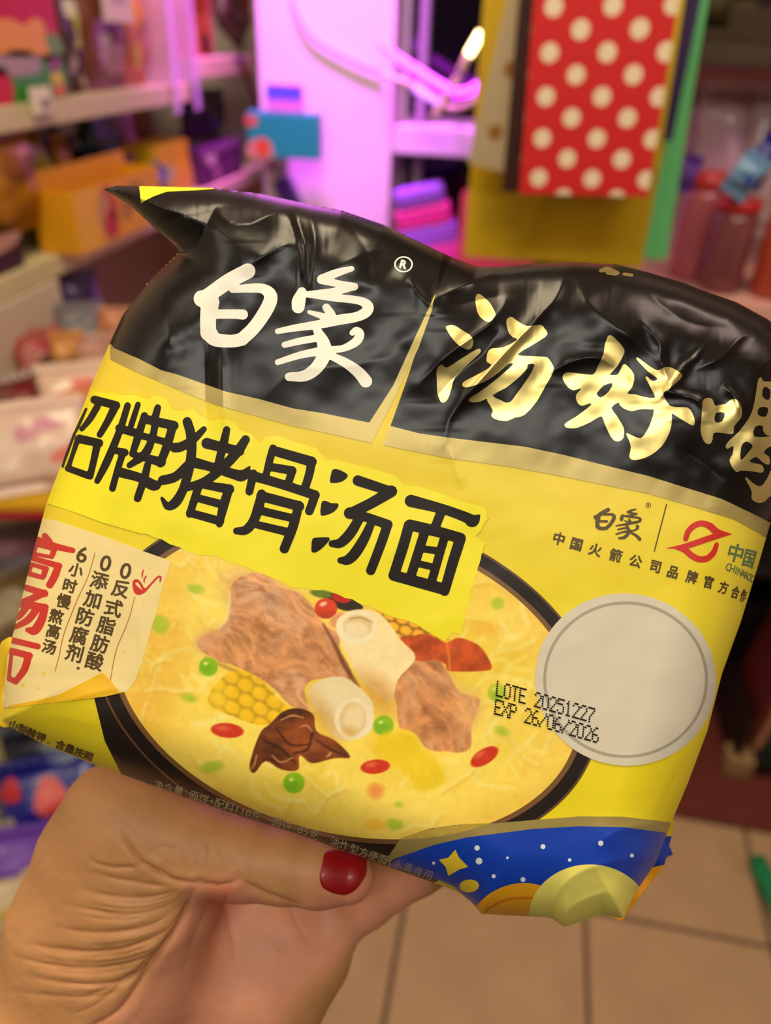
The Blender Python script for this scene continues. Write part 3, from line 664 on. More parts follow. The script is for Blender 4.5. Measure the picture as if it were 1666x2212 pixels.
L.poly([(585,150),(610,125),(650,140),(720,210),(778,290),(760,360),(700,470),(615,560),(620,572),(690,572),(720,540),(750,470),(780,450),(830,490),(885,570),(880,660),(850,730),(808,780),(900,790),(1000,820),(1120,830),(1090,750),(1040,650),(1012,600),(1035,590),(1090,640),(1145,625),(1130,595),(1050,540),(960,450),(910,390),(925,375),(1000,430),(1100,500),(1160,520),(1210,490),(1290,485),(1380,530),(1430,580),(1370,650),(1280,730),(1240,755),(1215,775),(1230,830),(1290,920),(1400,935),(1490,940),(1540,1000),(1570,1090),(1555,1140),(1500,1120),(1400,1060),(1330,1015),(1310,1010),(1310,1100),(1280,1230),(1200,1370),(1080,1470),(960,1520),(860,1525),(833,1480),(850,1380),(820,1290),(795,1225),(860,1250),(960,1285),(1030,1200),(1080,1090),(1110,970),(1080,960),(980,955),(900,970),(850,978),(770,950),(720,905),(712,880),(630,940),(690,1030),(750,1130),(772,1180),(765,1280),(710,1320),(650,1300),(600,1220),(550,1110),(515,1035),(400,1100),(250,1165),(160,1172),(105,1150),(120,1110),(220,1050),(330,970),(405,905),(385,892),(310,918),(260,900),(230,830),(245,780),(300,720),(210,745),(140,710),(85,620),(85,580),(120,545),(230,550),(420,570),(470,490),(540,340),(555,240)],
       [[(545,690),(645,665),(600,760),(510,828),(465,785),(490,750)]], n=2)
L.frame((1480, 780), 0.1537)
L.poly([(245,600),(265,540),(330,515),(390,540),(420,625),(480,615),(570,605),(620,560),(680,532),(740,550),(790,640),(805,740),(780,810),(690,920),(680,1020),(600,1020),(480,1005),(400,1015),(390,1100),(355,1165),(290,1155),(250,1090),(220,980),(235,780)], [[(435,730),(560,730),(520,850),(420,852)]], n=2)
L.poly([(1030,255),(1080,235),(1110,285),(1320,290),(1420,300),(1400,900),(1320,1180),(1230,1190),(1150,1230),(1110,1290),(1180,1340),(1195,1400),(1180,1460),(1090,1420),(1000,1345),(905,1410),(1000,1440),(1080,1460),(1110,1520),(1080,1570),(950,1550),(780,1540),(740,1565),(690,1530),(625,1400),(670,1310),(680,1190),(600,1235),(570,1190),(640,1100),(760,990),(900,800),(960,650),(1000,450)],
       [[(1115,360),(1200,410),(1180,550),(1085,490)], [(1045,655),(1165,655),(1140,780),(1025,755)], [(990,920),(1090,910),(1100,980),(1140,1035),(1190,1050),(1180,1060),(970,1060)], [(810,1165),(870,1130),(955,1190),(900,1270),(810,1380),(780,1370),(785,1240)]], n=2)
L.poly([(845,1650),(870,1635),(950,1710),(1045,1760),(1110,1720),(1180,1600),(1210,1530),(1320,1450),(1420,1500),(1400,1900),(1320,1950),(1200,1900),(1130,1970),(1040,1995),(960,1960),(935,1920),(940,1840),(900,1750)], n=2)
own(printed('slogan_lettering', L, 3, m_foil, packet, 2.0, label='gold foil slogan 汤好喝'))
L = P((866, 520), 0.4802)
for q in [[(900,135,16),(930,130,24),(975,145,18)], [(930,145,14),(965,150,14)], [(1005,150,14),(1040,155,14)]]: L.stroke(*q)
own(printed('back_lettering_edge', L, 3, m_foil, packet, 2.0))

# ---- cream paper tag at the left
H_ = ((0, 1120), 0.2281)
sh = P(*H_).poly([(380,-60),(420,5),(520,12),(700,75),(870,130),(1160,235),(1330,300),(1615,400),(1585,520),(1540,640),(1490,860),(1430,1060),(1340,1380),(1275,1550),(1200,1640),(1000,1680),(700,1720),(300,1765),(40,1790),(-40,1700)], smooth=False)
own(printed('paper_tag', sh, 4, m_cream, packet, 2.0, label='cream tag with red and brown vertical writing'))
sh = P(*H_).poly([(970,1458),(1060,1550),(1130,1640),(1200,1640),(1000,1685),(700,1722),(300,1768),(60,1795),(90,1770),(350,1722),(560,1668),(760,1565)], smooth=False)
own(printed('tag_fold', sh, 5, m_fold, packet, 2.0, label='folded orange corner of the tag'))
L = P(*H_)
for q in [[(425,165,50),(465,222,62)], [(355,200,50),(520,262,55),(688,302,44)], [(345,250,26),(510,288,36)], [(515,290,50),(490,360,42)], [(318,335,30),(490,366,28)], [(345,260,22),(320,335,22)], [(300,375,42),(560,450,52)], [(552,450,60),(520,540,66),(472,628,62)], [(285,430,30),(440,475,40)], [(432,478,50),(412,545,46)], [(265,520,40),(405,560,36)], [(295,440,28),(272,520,28)],
 [(235,652,50),(425,712,58)], [(420,705,58),(310,755,60),(190,805,60)], [(190,805,70),(430,842,56)], [(425,842,62),(392,960,74),(330,1058,78),(262,1055,40)], [(270,805,66),(195,910,52),(128,962,34)], [(352,850,66),(265,960,60),(130,1035,34)],
 [(100,1150,52),(358,1212,48)], [(105,1255,56),(278,1300,58)], [(268,1305,64),(230,1430,62),(150,1540,50)], [(112,1255,26),(88,1450,30),(84,1510,34)], [(84,1515,44),(150,1545,48)]]: L.stroke(*q, grow=1.8)
own(printed('tag_red_lettering', L, 5, m_red, packet, 1.0, label='red letters 高汤面 down the tag'))
L = P()
def tagtxt(chars, h):
    for ch, x, y in chars: put_glyph(L, ch, x * 0.2281, 1120 + y * 0.2281, h * 0.2281, 15, 1.0, 1.05)
tagtxt([('小',720,490),('时',662,640),('慢',604,785),('熬',532,930),('高',505,1072),('汤',466,1218)], 122)
tagtxt([('添',942,592),('加',877,768),('防',806,935),('腐',748,1112),('剂',704,1278)], 152)
tagtxt([('反',1142,668),('式',1076,850),('脂',1005,1018),('肪',945,1190),('酸',896,1356)], 152)
for ch, x, y in [('6',778,342),('0',1000,425),('0',1190,497)]: put_glyph(L, ch, x * 0.2281, 1120 + y * 0.2281, 33, 14, 1.05, 0.9)
put_glyph(L, '*', 740 * 0.2281, 1120 + 1418 * 0.2281, 7, 0, 1.0, 0.5, cap=True)
own(printed('tag_brown_lettering', L, 5, m_brown, packet, 1.0, label='small brown vertical writing on the tag'))
L = P(*H_)
for q in [[(900,325,8),(830,560,8),(740,750,9),(655,960,9),(600,1110,9),(560,1300,9),(520,1448,7)], [(1278,738,7),(1210,980,8),(1100,1250,9),(1045,1532,8)]]: L.stroke(*q)
own(printed('tag_rules', L, 5, m_line, packet, 1.0))
L = P(*H_)
L.poly([(1255,610),(1275,578),(1310,580),(1345,620),(1365,655),(1400,665),(1365,705),(1310,724),(1268,695)], [[(1280,615),(1305,605),(1335,650),(1350,680),(1300,640)]])
L.stroke((1370,690,22),(1440,610,18),(1495,555,18),(1522,556,18),(1516,594,16)); L.stroke((1358,490,12),(1348,525,14),(1346,560,10)); L.stroke((1385,545,12),(1366,575,14),(1366,606,10))
own(printed('spoon_emblem', L, 5, m_red, packet, 1.0, label='small red ladle drawn on the tag'))
for x, y, q in [(410,1465,16),(215,1580,18),(360,1608,12),(1168,1262,11),(1415,475,8),(1360,825,8),(1300,1145,8)]:
    own(printed('tag_speck', P(*H_).ell(x, y, q), 5, m_star, packet, 1.0))

# ---- partner logo block at the right
L = brand(P((1282 - 16 * 0.268, 1096 - 17 * 0.262), 0.2641 * 0.268))
sh = P(); sh.add((1390, 1082, 1412, 1102), lambda X, Y: np.abs(np.hypot(X - 1401, Y - 1091) - 5.0) - 0.7); put_glyph(sh, 'R', 1401, 1091, 5, 14, 1.0, 0.25)
L.p += sh.p
for ch, x, y, ws in [('中',95,460,1),('国',225,500,1),('火',365,542,1),('箭',516,584,1),('公',664,626,1),('司',810,664,.95),('品',940,706,.9),('牌',1080,745,.88),('官',1204,782,.8),('方',1314,822,.75),('合',1402,858,.62),('作',1462,882,.42)]:
    put_glyph(L, ch, 1180 + x * 0.2917, 1030 + y * 0.2917, 25, 15, ws, 0.85)
I_ = ((1180, 1030), 0.2917)
L.frame(*I_).stroke((893,203,9),(802,550,9))
own(printed('partner_lettering', L, 2, m_brown, packet, 1.0, label='small brand and partner line 中国火箭公司品牌官方合作'))
L = P(*I_)
L.stroke((896,528,3),(1000,518,30),(1070,503,44),(1200,458,46),(1290,430,44),(1376,425,3), smooth=False); L.stroke((1035,458,38),(1055,402,42),(1105,357,44),(1160,345,44),(1215,365,50),(1270,408,46),(1376,425,4)); L.stroke((1264,500,32),(1240,562,42),(1190,605,45),(1130,608,46),(1075,580,46),(1030,542,44),(960,528,14))
own(printed('rocket_emblem', L, 2, m_red, packet, 1.0, label='red swoosh emblem'))
L = P()
for ch, x, y, ws in [('中',1405,566,.9),('国',1506,606,.66)]: put_glyph(L, ch, 1180 + x * 0.2917, 1030 + y * 0.2917, 37, 15, ws, 0.9)
for k, ch in enumerate('CHINAROC'): put_glyph(L, ch, 1180 + (1352 + 30 * k - 0.7 * k * k) * 0.2917, 1030 + (668 + 12.5 * k) * 0.2917, 16, 14, 0.8 - 0.05 * k, 0.25)
own(printed('partner_name', L, 2, m_green_ink, packet, 1.0, label='green partner name 中国 CHINAROC'))

# ---- the plain pale disc under the date
sh = P().ell(1352, 1468, 196, 186, 10)
own(printed('pale_disc', sh, 5, mat('pale_disc_ink', (214, 206, 184), rough=0.5), packet, 2.0, label='plain pale grey disc at the right of the bowl'))
sh = P().add((1130, 1260, 1580, 1690), lambda X, Y: np.abs((np.sqrt(((X - 1352) / 196) ** 2 + ((Y - 1468) / 186) ** 2) - 1) * 186 + 20) - 3)
own(printed('pale_disc_rim', sh, 6, mat('pale_rim_ink', (168, 160, 140), rough=0.5), packet, 2.0))

# ---- dot-matrix date
F57 = {'L':[16,16,16,16,16,16,31],'O':[14,17,17,17,17,17,14],'T':[31,4,4,4,4,4,4],'E':[31,16,16,30,16,16,31],'X':[17,17,10,4,10,17,17],'P':[30,17,17,30,16,16,16],
 '0':[14,17,17,17,17,17,14],'1':[4,12,4,4,4,4,14],'2':[14,17,1,2,4,8,31],'5':[31,16,30,1,1,17,14],'6':[6,8,16,30,17,17,14],'7':[31,1,2,4,8,8,8],'/':[1,1,2,4,8,16,16]}
L = P((1040, 1440), 0.18)
for txt, ox, oy, px_ in [('LOTE 20251227', 196, 180, 91.5), ('EXP 26/06/2026', 176, 398, 90.0)]:
    for k, ch in enumerate(txt):
        if ch == ' ': continue
        for r_, bits in enumerate(F57[ch]):
            for c_ in range(5):
                if bits >> (4 - c_) & 1:
                    gx = ox + px_ * k + 16.5 * c_ - 2.5 * r_; gy = oy + px_ * 0.282 * k + 4.6 * c_ + 27.5 * r_
                    L.ell(gx, gy, 11.5)
own(printed('date_code', L, 8, m_ink, packet, 1.0, label='dot-matrix date code LOTE 20251227 EXP 26/06/2026'))

# ---- blue space corner
K_ = ((866, 1560), 0.4802)
topb = [(-20,612),(150,552),(300,518),(440,500),(600,480),(800,468),(1000,472),(1210,500),(1400,540)]
sh = P(*K_).poly([(-80,640),(-40,580),(0,522),(130,478),(280,458),(420,455),(600,440),(800,424),(1000,425),(1210,450),(1400,480)] + topb[::-1], smooth=False)
own(printed('gold_swoosh', sh, 3, m_band, packet, 2.0))
sh = P(*K_).poly(topb + [(1400,900),(1000,1000),(700,1000),(340,830),(240,740),(150,702),(40,670),(-60,650)], smooth=False)
own(printed('space_band', sh, 4, m_blue_ink, packet, 2.0, label='royal blue starry band at the lower right'))
sh = P(*K_).ell(520, 900, 220, 170, -20)
own(printed('orange_planet', sh, 5, mat('planet_ink', (240, 168, 24), rough=0.45), packet, 2.0))
sh = P(*K_).stroke((380,850,10),(470,800,14),(590,790,12))
own(printed('planet_ring', sh, 6, mat('ring_ink', (222, 130, 20), rough=0.45), packet, 2.0))
sh = P(*K_).ell(850, 880, 275, 240)
own(printed('yellow_moon', sh, 6, mat('moon_ink', (240, 228, 112), rough=0.45, noise=0.05, nscale=120), packet, 2.0))
sh = P(*K_).poly([(175,620),(214,612),(245,577),(260,610),(300,650),(264,660),(215,689),(204,650)], smooth=False, grow=1.0); sh.ell(308, 737, 44, 29, -4)
own(printed('stars', sh, 5, m_star, packet, 1.0, label='yellow star and little moon'))
L = P(*K_)
for x, y, q in [(343,566,12),(352,625,15),(148,634,7),(550,708,11),(418,693,9),(640,560,11),(760,620,8),(900,545,12),(1040,600,9),(480,610,6)]: L.ell(x, y, q)
own(printed('star_dots', L, 5, m_dot, packet, 1.0))

# ---- white net weight line along the bottom edge, black line at the lower left
def textline(sh, txt, path, h, grow=0.3, sp=1.0):
    Pp = catmull([(a, b, 0) for a, b in path], 12)[:, :2]; seg = np.hypot(*np.diff(Pp, axis=0).T); cum = np.concatenate([[0], np.cumsum(seg)]); s = 0
    for ch in txt:
        adv = h * (1.08 if ord(ch) > 0x2000 else 0.62) * sp
        if ch != ' ' and s + adv < cum[-1] + 2:
            q = s + adv / 2; x = np.interp(q, cum, Pp[:, 0]); y = np.interp(q, cum, Pp[:, 1]); x2 = np.interp(min(q + 4, cum[-1]), cum, Pp[:, 0]); y2 = np.interp(min(q + 4, cum[-1]), cum, Pp[:, 1])
            x1 = np.interp(q - 4, cum, Pp[:, 0]); y1 = np.interp(q - 4, cum, Pp[:, 1])
            a = math.degrees(math.atan2(y2 - y1, x2 - x1))
            wide = ord(ch) > 0x2000
            put_glyph(sh, ch, x, y if ch not in ',.' else y + h * 0.3, h if wide else (h * 0.8 if ch not in ':,+' else (h * 0.5 if ch != ',' else h * 0.22)), a, 1.0, grow, cap=(ch in ':,+'))
        s += adv
L = P(); textline(L, '净含量:面饼+配料110克  面饼:85克  油炸型方便面(水煮食用,', [(332,1693),(430,1722),(520,1751),(640,1789),(780,1840),(935,1893)], 19.5, 0.15, 1.06)
own(printed('weight_lettering', L, 4, mat('grey_ink', (190, 176, 140), rough=0.5), packet, 1.0, label='small pale net weight line 110克'))
L = P(); textline(L, '山梨酸钾, 含量按照', [(18,1563),(100,1598),(200,1638)], 19, 0.4, 1.05)
own(printed('ingredient_lettering', L, 4, m_brown, packet, 1.0))
# ================================================================ THE HAND (one continuous surface, distance field -> surface nets)
def cpt(px, py, d): return np.array([(px - 833) / F * d, (py - 1106) / F * d, d])     # camera space: x right, y down, z away
def smin(a, b, k):
    h = np.clip(0.5 + 0.5 * (b - a) / k, 0, 1); return b * (1 - h) + a * h - k * h * (1 - h)
class Chain:
    def __init__(self, pts, k=0.006): self.P = np.array([list(cpt(x, y, d)) + [r] for x, y, d, r in pts]); self.k = k
    def f(self, Q, fl=(1, 1, 1)):
        d = np.full(Q.shape[:-1], 9.0)
        for a, b in zip(self.P[:-1], self.P[1:]):
            v = b[:3] - a[:3]; L2 = (v * v).sum() + 1e-12
            t = np.clip(((Q - a[:3]) @ v) / L2, 0, 1)
            dd = np.linalg.norm(Q - a[:3] - t[..., None] * v, axis=-1) - (a[3] + t * (b[3] - a[3]))
            d = smin(d, dd, 0.003) if len(self.P) > 2 else np.minimum(d, dd)
        return d
mm = 0.001
THUMB = Chain([(300,1790,0.246,17*mm),(430,1840,0.2415,13.2*mm),(520,1858,0.2395,11.6*mm),(610,1872,0.2385,10.4*mm),(690,1887,0.238,9.6*mm),(752,1893,0.238,8.0*mm)], 0.006)
BODY = [
 Chain([(-330,3050,0.285,30*mm),(-60,2640,0.268,31*mm),(60,2420,0.262,33*mm),(170,2200,0.262,34*mm),(260,2050,0.258,30*mm),(310,1920,0.252,25*mm),(290,1800,0.250,19.5*mm)], 0.012),      # ball of the thumb
 Chain([(170,1985,0.255,22*mm),(205,1850,0.253,18*mm),(245,1760,0.250,15.5*mm)], 0.012),
 Chain([(-180,3080,0.300,31*mm),(130,2690,0.288,30*mm),(300,2460,0.276,30*mm),(420,2260,0.274,27*mm),(520,2130,0.274,22*mm),(600,2010,0.278,17*mm)], 0.014),                              # palm
 Chain([(430,2420,0.277,25*mm),(520,2260,0.276,21*mm),(590,2170,0.275,17*mm),(670,2070,0.277,14.5*mm)], 0.012),                           # heel on the little finger's side
 Chain([(500,2040,0.280,17*mm),(520,1950,0.282,14*mm),(560,1880,0.286,12*mm)], 0.012),
]
FING = [  # index, middle, ring, little: knuckle -> tip, running up behind the packet
 Chain([(560,1890,0.283,11.5*mm),(690,1760,0.272,9.6*mm),(830,1640,0.266,8.6*mm),(930,1565,0.259,7.4*mm)], 0.007),
 Chain([(620,1930,0.285,11.5*mm),(780,1800,0.277,9.8*mm),(950,1690,0.270,8.8*mm),(1070,1625,0.262,7.5*mm)], 0.007),
 Chain([(660,1985,0.284,11*mm),(810,1880,0.278,9.6*mm),(960,1790,0.271,8.6*mm),(1070,1735,0.263,7.3*mm)], 0.007),
 Chain([(655,2040,0.281,11*mm),(790,1945,0.276,9.2*mm),(905,1880,0.271,8.0*mm),(1010,1838,0.262,6.8*mm)], 0.007),
]
def hand_sdf(Q):
    d = BODY[0].f(Q)
    for c in BODY[1:]: d = smin(d, c.f(Q), c.k)
    d = smin(d, THUMB.f(Q), 0.0075)
    df = None
    for c in FING:
        e = c.f(Q); df = e if df is None else smin(df, e, 0.0015)
    return smin(d, df, 0.007)

def surface_nets(fn, lo, hi, h):
    n = np.ceil((np.array(hi) - np.array(lo)) / h).astype(int) + 1
    ax = [lo[i] + h * np.arange(n[i]) for i in range(3)]
    V = np.empty(n)
    for i in range(0, n[0], 16):
        Q = np.stack(np.meshgrid(ax[0][i:i + 16], ax[1], ax[2], indexing='ij'), -1); V[i:i + 16] = fn(Q)
    S = V < 0
    c = [V[a:n[0] - 1 + a, b:n[1] - 1 + b, e:n[2] - 1 + e] for a in (0, 1) for b in (0, 1) for e in (0, 1)]
    neg = sum((q < 0).astype(int) for q in c); act = (neg > 0) & (neg < 8)
    idx = np.full(act.shape, -1); idx[act] = np.arange(act.sum())
    I, J, K = np.nonzero(act); acc = np.zeros((len(I), 3)); cnt = np.zeros(len(I))
    off = [(a, b, e) for a in (0, 1) for b in (0, 1) for e in (0, 1)]
    for p in range(8):
        for q in range(p + 1, 8):
            if sum(abs(u - v) for u, v in zip(off[p], off[q])) != 1: continue
            a, b = c[p][act], c[q][act]; m = (a < 0) != (b < 0)
            t = np.where(m, a / (a - b + 1e-15), 0)
            pos = np.array(off[p]) + t[:, None] * (np.array(off[q]) - np.array(off[p])); acc += pos * m[:, None]; cnt += m
    P = np.stack([I, J, K], 1) + acc / cnt[:, None]; P = np.array(lo) + P * h
    quads = []
    for axis in range(3):
        s0 = [slice(0, -1)] * 3; s1 = [slice(0, -1)] * 3; s1[axis] = slice(1, None)
        s0 = [slice(1, -1)] * 3; s1 = [slice(1, -1)] * 3; s0[axis] = slice(0, -1); s1[axis] = slice(1, None)
        A, B = S[tuple(s0)], S[tuple(s1)]
        ch = np.argwhere(A != B); 
        if len(ch) == 0: continue
        base = ch.copy(); o = [i for i in range(3) if i != axis]
        for i in o: base[:, i] += 1
        u, v = o
        def g(du, dv):
            r = base.copy(); r[:, u] += du; r[:, v] += dv; return idx[r[:, 0], r[:, 1], r[:, 2]]
        q = np.stack([g(-1, -1), g(0, -1), g(0, 0), g(-1, 0)], 1)
        ins = A[tuple(ch.T)]
        fl = ins if axis != 1 else ~ins
        q[~fl] = q[~fl][:, ::-1]; quads.append(q)
    return P, np.vstack(quads)
lo = cpt(-60, 2480, 0.26); hi = cpt(1130, 1520, 0.27)
lo = np.array([-0.235, 0.048, 0.215]); hi = np.array([0.062, 0.345, 0.335])
HV, HQ = surface_nets(hand_sdf, lo, hi, 0.0021)
# one round of splitting for the fine creases of the visible half
def split_quads(V, Q):
    E = np.vstack([Q[:, [0, 1]], Q[:, [1, 2]], Q[:, [2, 3]], Q[:, [3, 0]]]); Es = np.sort(E, 1)
    ue, inv = np.unique(Es, axis=0, return_inverse=True); inv = inv.reshape(-1)
    n = len(V); m = len(Q); em = V[ue].mean(1); fc = V[Q].mean(1)
    VV = np.vstack([V, em, fc]); e = [n + inv[k * m:(k + 1) * m] for k in range(4)]; f = n + len(ue) + np.arange(m)
    QQ = np.vstack([np.stack([Q[:, 0], e[0], f, e[3]], 1), np.stack([Q[:, 1], e[1], f, e[0]], 1), np.stack([Q[:, 2], e[2], f, e[1]], 1), np.stack([Q[:, 3], e[3], f, e[2]], 1)])
    return VV, QQ
def hand_grad(P, h=0.0006):
    g = np.zeros_like(P)
    for i in range(3):
        e = np.zeros(3); e[i] = h; g[:, i] = hand_sdf(P + e) - hand_sdf(P - e)
    return g / (np.linalg.norm(g, axis=1, keepdims=True) + 1e-12)
HV, HQ = split_quads(HV, HQ); HV, HQ = split_quads(HV, HQ)
HN = hand_grad(HV)
HV = HV - HN * hand_sdf(HV)[:, None]                                # back onto the smooth field
hx = 833 + F * HV[:, 0] / HV[:, 2]; hy = 1106 + F * HV[:, 1] / HV[:, 2]
facing = np.clip(-(HN * HV).sum(1) / np.linalg.norm(HV, axis=1) * 2.5, 0, 1)
front_only = facing * (HV[:, 2] < 0.30)
# skin folds, traced in hand-crop units (x0.5402 + (0,1640)): polyline, depth mm, half width px
h_ = lambda q: [(x * 0.5402, 1640 + y * 0.5402, 0) for x, y in q]
CRE = [([(490,300),(520,350),(560,405),(600,430),(640,455),(690,482),(740,490),(800,492)], 1.9, 6), ([(800,494),(840,500),(880,503),(925,494),(950,474)], 1.2, 7),
 ([(570,425),(520,432),(450,432),(390,418),(360,395)], 0.8, 5), ([(700,500),(620,505),(540,490),(460,478),(380,455)], 0.7, 6), ([(730,508),(660,540),(560,555),(430,545),(330,520)], 0.8, 7),
 ([(755,512),(690,570),(600,610),(480,620),(350,600),(260,580)], 0.9, 7), ([(765,515),(700,600),(610,660),(480,690),(330,690),(220,670)], 1.0, 7), ([(772,520),(720,620),(640,700),(520,750),(380,770),(230,760),(120,740)], 1.1, 7),
 ([(780,525),(740,630),(670,730),(560,800),(440,830),(300,835),(160,815),(60,790)], 1.0, 7), ([(700,700),(620,800),(520,870),(400,900),(260,895),(120,870)], 0.8, 7), ([(560,860),(460,930),(340,950),(200,945),(60,930)], 0.6, 7),
 ([(770,530),(735,620),(690,700),(640,770),(590,840),(540,920),(480,1000),(400,1055),(330,1090)], 1.7, 9),
 ([(905,520),(902,580),(912,650),(930,720),(940,790)], 0.8, 8), ([(850,560),(800,660),(760,760),(730,850)], 0.5, 9), ([(1160,590),(1190,660),(1225,730)], 0.5, 9),
 ([(620,430),(660,400),(700,390)], -0.3, 9), ([(600,380),(650,350),(720,350)], 0.3, 8), ([(900,350),(930,400),(940,450)], 0.35, 8), ([(870,340),(885,390),(880,440)], 0.35, 8), ([(830,330),(840,380),(830,440)], 0.35, 8), ([(780,340),(790,400),(775,450)], 0.3, 7), ([(720,380),(730,420),(720,460)], 0.3, 7),
 ([(960,480),(1050,530),(1140,565),(1200,578)], 0.9, 7)]
for a, b in zip(range(4, 11), range(5, 12)):                        # finer lines between the main wrinkles
    A, B = catmull([(x, y, 0) for x, y in CRE[a][0]], 5)[:, :2], catmull([(x, y, 0) for x, y in CRE[b][0]], 5)[:, :2]
    for w_ in (0.33, 0.66):
        t = np.linspace(0.02 + 0.2 * w_, 0.55 + 0.35 * ((a * 7 + int(w_ * 3)) % 3) / 2, 6)
        CRE.append(([tuple((1 - w_) * A[int(u * (len(A) - 1))] + w_ * B[int(u * (len(B) - 1))]) for u in t], 0.42, 4.5))
disp = np.zeros(len(HV))
for q, dep, wd in CRE:
    P_ = catmull(h_(q), 5); m = (hx > P_[:, 0].min() - 40) & (hx < P_[:, 0].max() + 40) & (hy > P_[:, 1].min() - 40) & (hy < P_[:, 1].max() + 40)
    d = seg_sdf(hx[m], hy[m], P_); e = np.minimum(np.hypot(hx[m] - P_[0, 0], hy[m] - P_[0, 1]) , np.hypot(hx[m] - P_[-1, 0], hy[m] - P_[-1, 1]))
    L = np.hypot(*(P_[-1, :2] - P_[0, :2])) * 0.3 + 1
    wn = wd * 0.62 * (0.7 + 0.6 * vnoise(hx[m], hy[m], 33, 26)); pr = np.exp(-(np.abs(d) / wn) ** 1.3) * (0.55 + 0.75 * vnoise(hx[m], hy[m], 34, 34)) - 0.16 * np.exp(-((d - 2.4 * wd) / (1.4 * wd)) ** 2)   # groove, a faint swell beside it
    disp[m] -= dep * mm * 0.85 * pr * np.clip(0.2 + e / L, 0, 1)
disp += (fbm(hx, hy, 160, 14, 3) - 0.44) * 0.00016
HV = HV + HN * (disp * front_only)[:, None]
wpos = CAM + (HV * np.array([1, -1, -1])) @ RM.T
# skin colour: warm tan, pinker on the palm and in the folds
palm = P().poly([(760,500),(720,640),(640,780),(540,920),(420,1040),(300,1120),(900,1300),(1250,900),(1700,560),(1600,420),(1150,590),(950,480),(840,480)])
palm = Shape((0, 1640), 0.5402).poly([(760,500),(720,640),(640,780),(540,920),(420,1040),(300,1120),(900,1300),(1250,900),(1700,560),(1600,420),(1150,590),(950,480),(840,480)])
kp = np.clip(0.5 - palm(hx, hy) / 46, 0, 1)[:, None]
tip = np.clip(1 - np.hypot((hx - 735) / 130, (hy - 1920) / 70), 0, 1)[:, None] * 0.7
sk = np.array([192, 138, 88.]) * (1 - kp) + np.array([220, 150, 116.]) * kp
sk = sk * (1 - tip) + np.array([206, 128, 92.]) * tip
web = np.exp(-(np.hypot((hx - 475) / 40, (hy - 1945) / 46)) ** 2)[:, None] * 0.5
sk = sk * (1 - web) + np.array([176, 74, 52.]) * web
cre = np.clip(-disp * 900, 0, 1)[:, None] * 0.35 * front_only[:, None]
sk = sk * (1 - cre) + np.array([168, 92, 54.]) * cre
sk = sk * (1 + (fbm(hx, hy, 170, 60, 4)[:, None] - 0.45) * 0.12)
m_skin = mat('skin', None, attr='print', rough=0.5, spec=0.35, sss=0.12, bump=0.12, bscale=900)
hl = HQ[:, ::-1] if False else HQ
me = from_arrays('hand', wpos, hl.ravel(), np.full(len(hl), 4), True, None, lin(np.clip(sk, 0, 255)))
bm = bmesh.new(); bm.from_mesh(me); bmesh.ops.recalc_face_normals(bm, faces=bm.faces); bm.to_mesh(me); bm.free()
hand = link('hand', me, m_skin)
tag(hand, 'left hand, palm up, holding the noodle packet from below', 'hand')
# the red nail: a thin curved shell lying on the tip of the thumb
def hand_depth(px, py):
    u = np.stack([(px - 833) / F, (py - 1106) / F, np.ones_like(px)], -1); L = np.linalg.norm(u, axis=-1); z = np.full(px.shape, 0.218)
    for _ in range(40): z = z + THUMB.f(u * z[..., None]) / L * 0.9
    return z
NS = Shape((0, 1640), 0.5402).poly([(1298,372),(1286,420),(1276,470),(1284,506),(1308,528),(1350,543),(1388,544),(1424,524),(1450,492),(1468,458),(1470,424),(1462,396),(1400,372),(1340,360)])
def nail_depth(a, b):
    s = np.clip(-NS(a, b) / 9.0, 0, 1); return hand_depth(a, b) + 0.0003 - 0.0007 * np.sqrt(s * (2 - s))
xs = np.arange(680, 802, 2.0); ys = np.arange(1828, 1944, 2.0)
NG = NS.grid(xs, ys)
zg = nail_depth(*np.meshgrid(xs, ys)); 
me = msquares('thumb_nail', xs, ys, NG, lambda a, b: at(a, b, nail_depth(a, b)), None, None)
nl = link('thumb_nail', me, mat('red_nail_varnish', (150, 8, 16), rough=0.42, coat=0.15, spec=0.4), hand); nl['label'] = 'thumb nail with dark red varnish'
# ================================================================ THE SHOP BEHIND
def tube(name, pts, r, m, parent=None, n=6, seg=10):
    P_ = catmull(pts, n); bm = bmesh.new(); rings = []
    up = np.array([0, 0, 1.0])
    for i, p in enumerate(P_):
        t = P_[min(i + 1, len(P_) - 1)] - P_[max(i - 1, 0)]; t = t / (np.linalg.norm(t) + 1e-9)
        a = np.cross(t, up if abs(t[2]) < 0.9 else np.array([1.0, 0, 0])); a /= np.linalg.norm(a); b = np.cross(t, a)
        rings.append([bm.verts.new(p + r * (math.cos(k * 2 * math.pi / seg) * a + math.sin(k * 2 * math.pi / seg) * b)) for k in range(seg)])
    for A, B in zip(rings[:-1], rings[1:]):
        for k in range(seg): bm.faces.new((A[k], A[(k + 1) % seg], B[(k + 1) % seg], B[k]))
    bm.faces.new(rings[0][::-1]); bm.faces.new(rings[-1])
    bmesh.ops.recalc_face_normals(bm, faces=bm.faces)
    me = bpy.data.meshes.new(name); bm.to_mesh(me); bm.free()
    for p in me.polygons: p.use_smooth = True
    return link(name, me, m, parent)
def cmat(rgb, rough=0.45, **k): return mat('ink_%d_%d_%d_%d' % (*rgb, int(rough * 100)) + ''.join(k), rgb, rough, **k)
def basis(o, rz=0.0, rx=0.0, ry=0.0):                                # place: z turn, then lean
    o.rotation_euler = (rx, ry, rz)
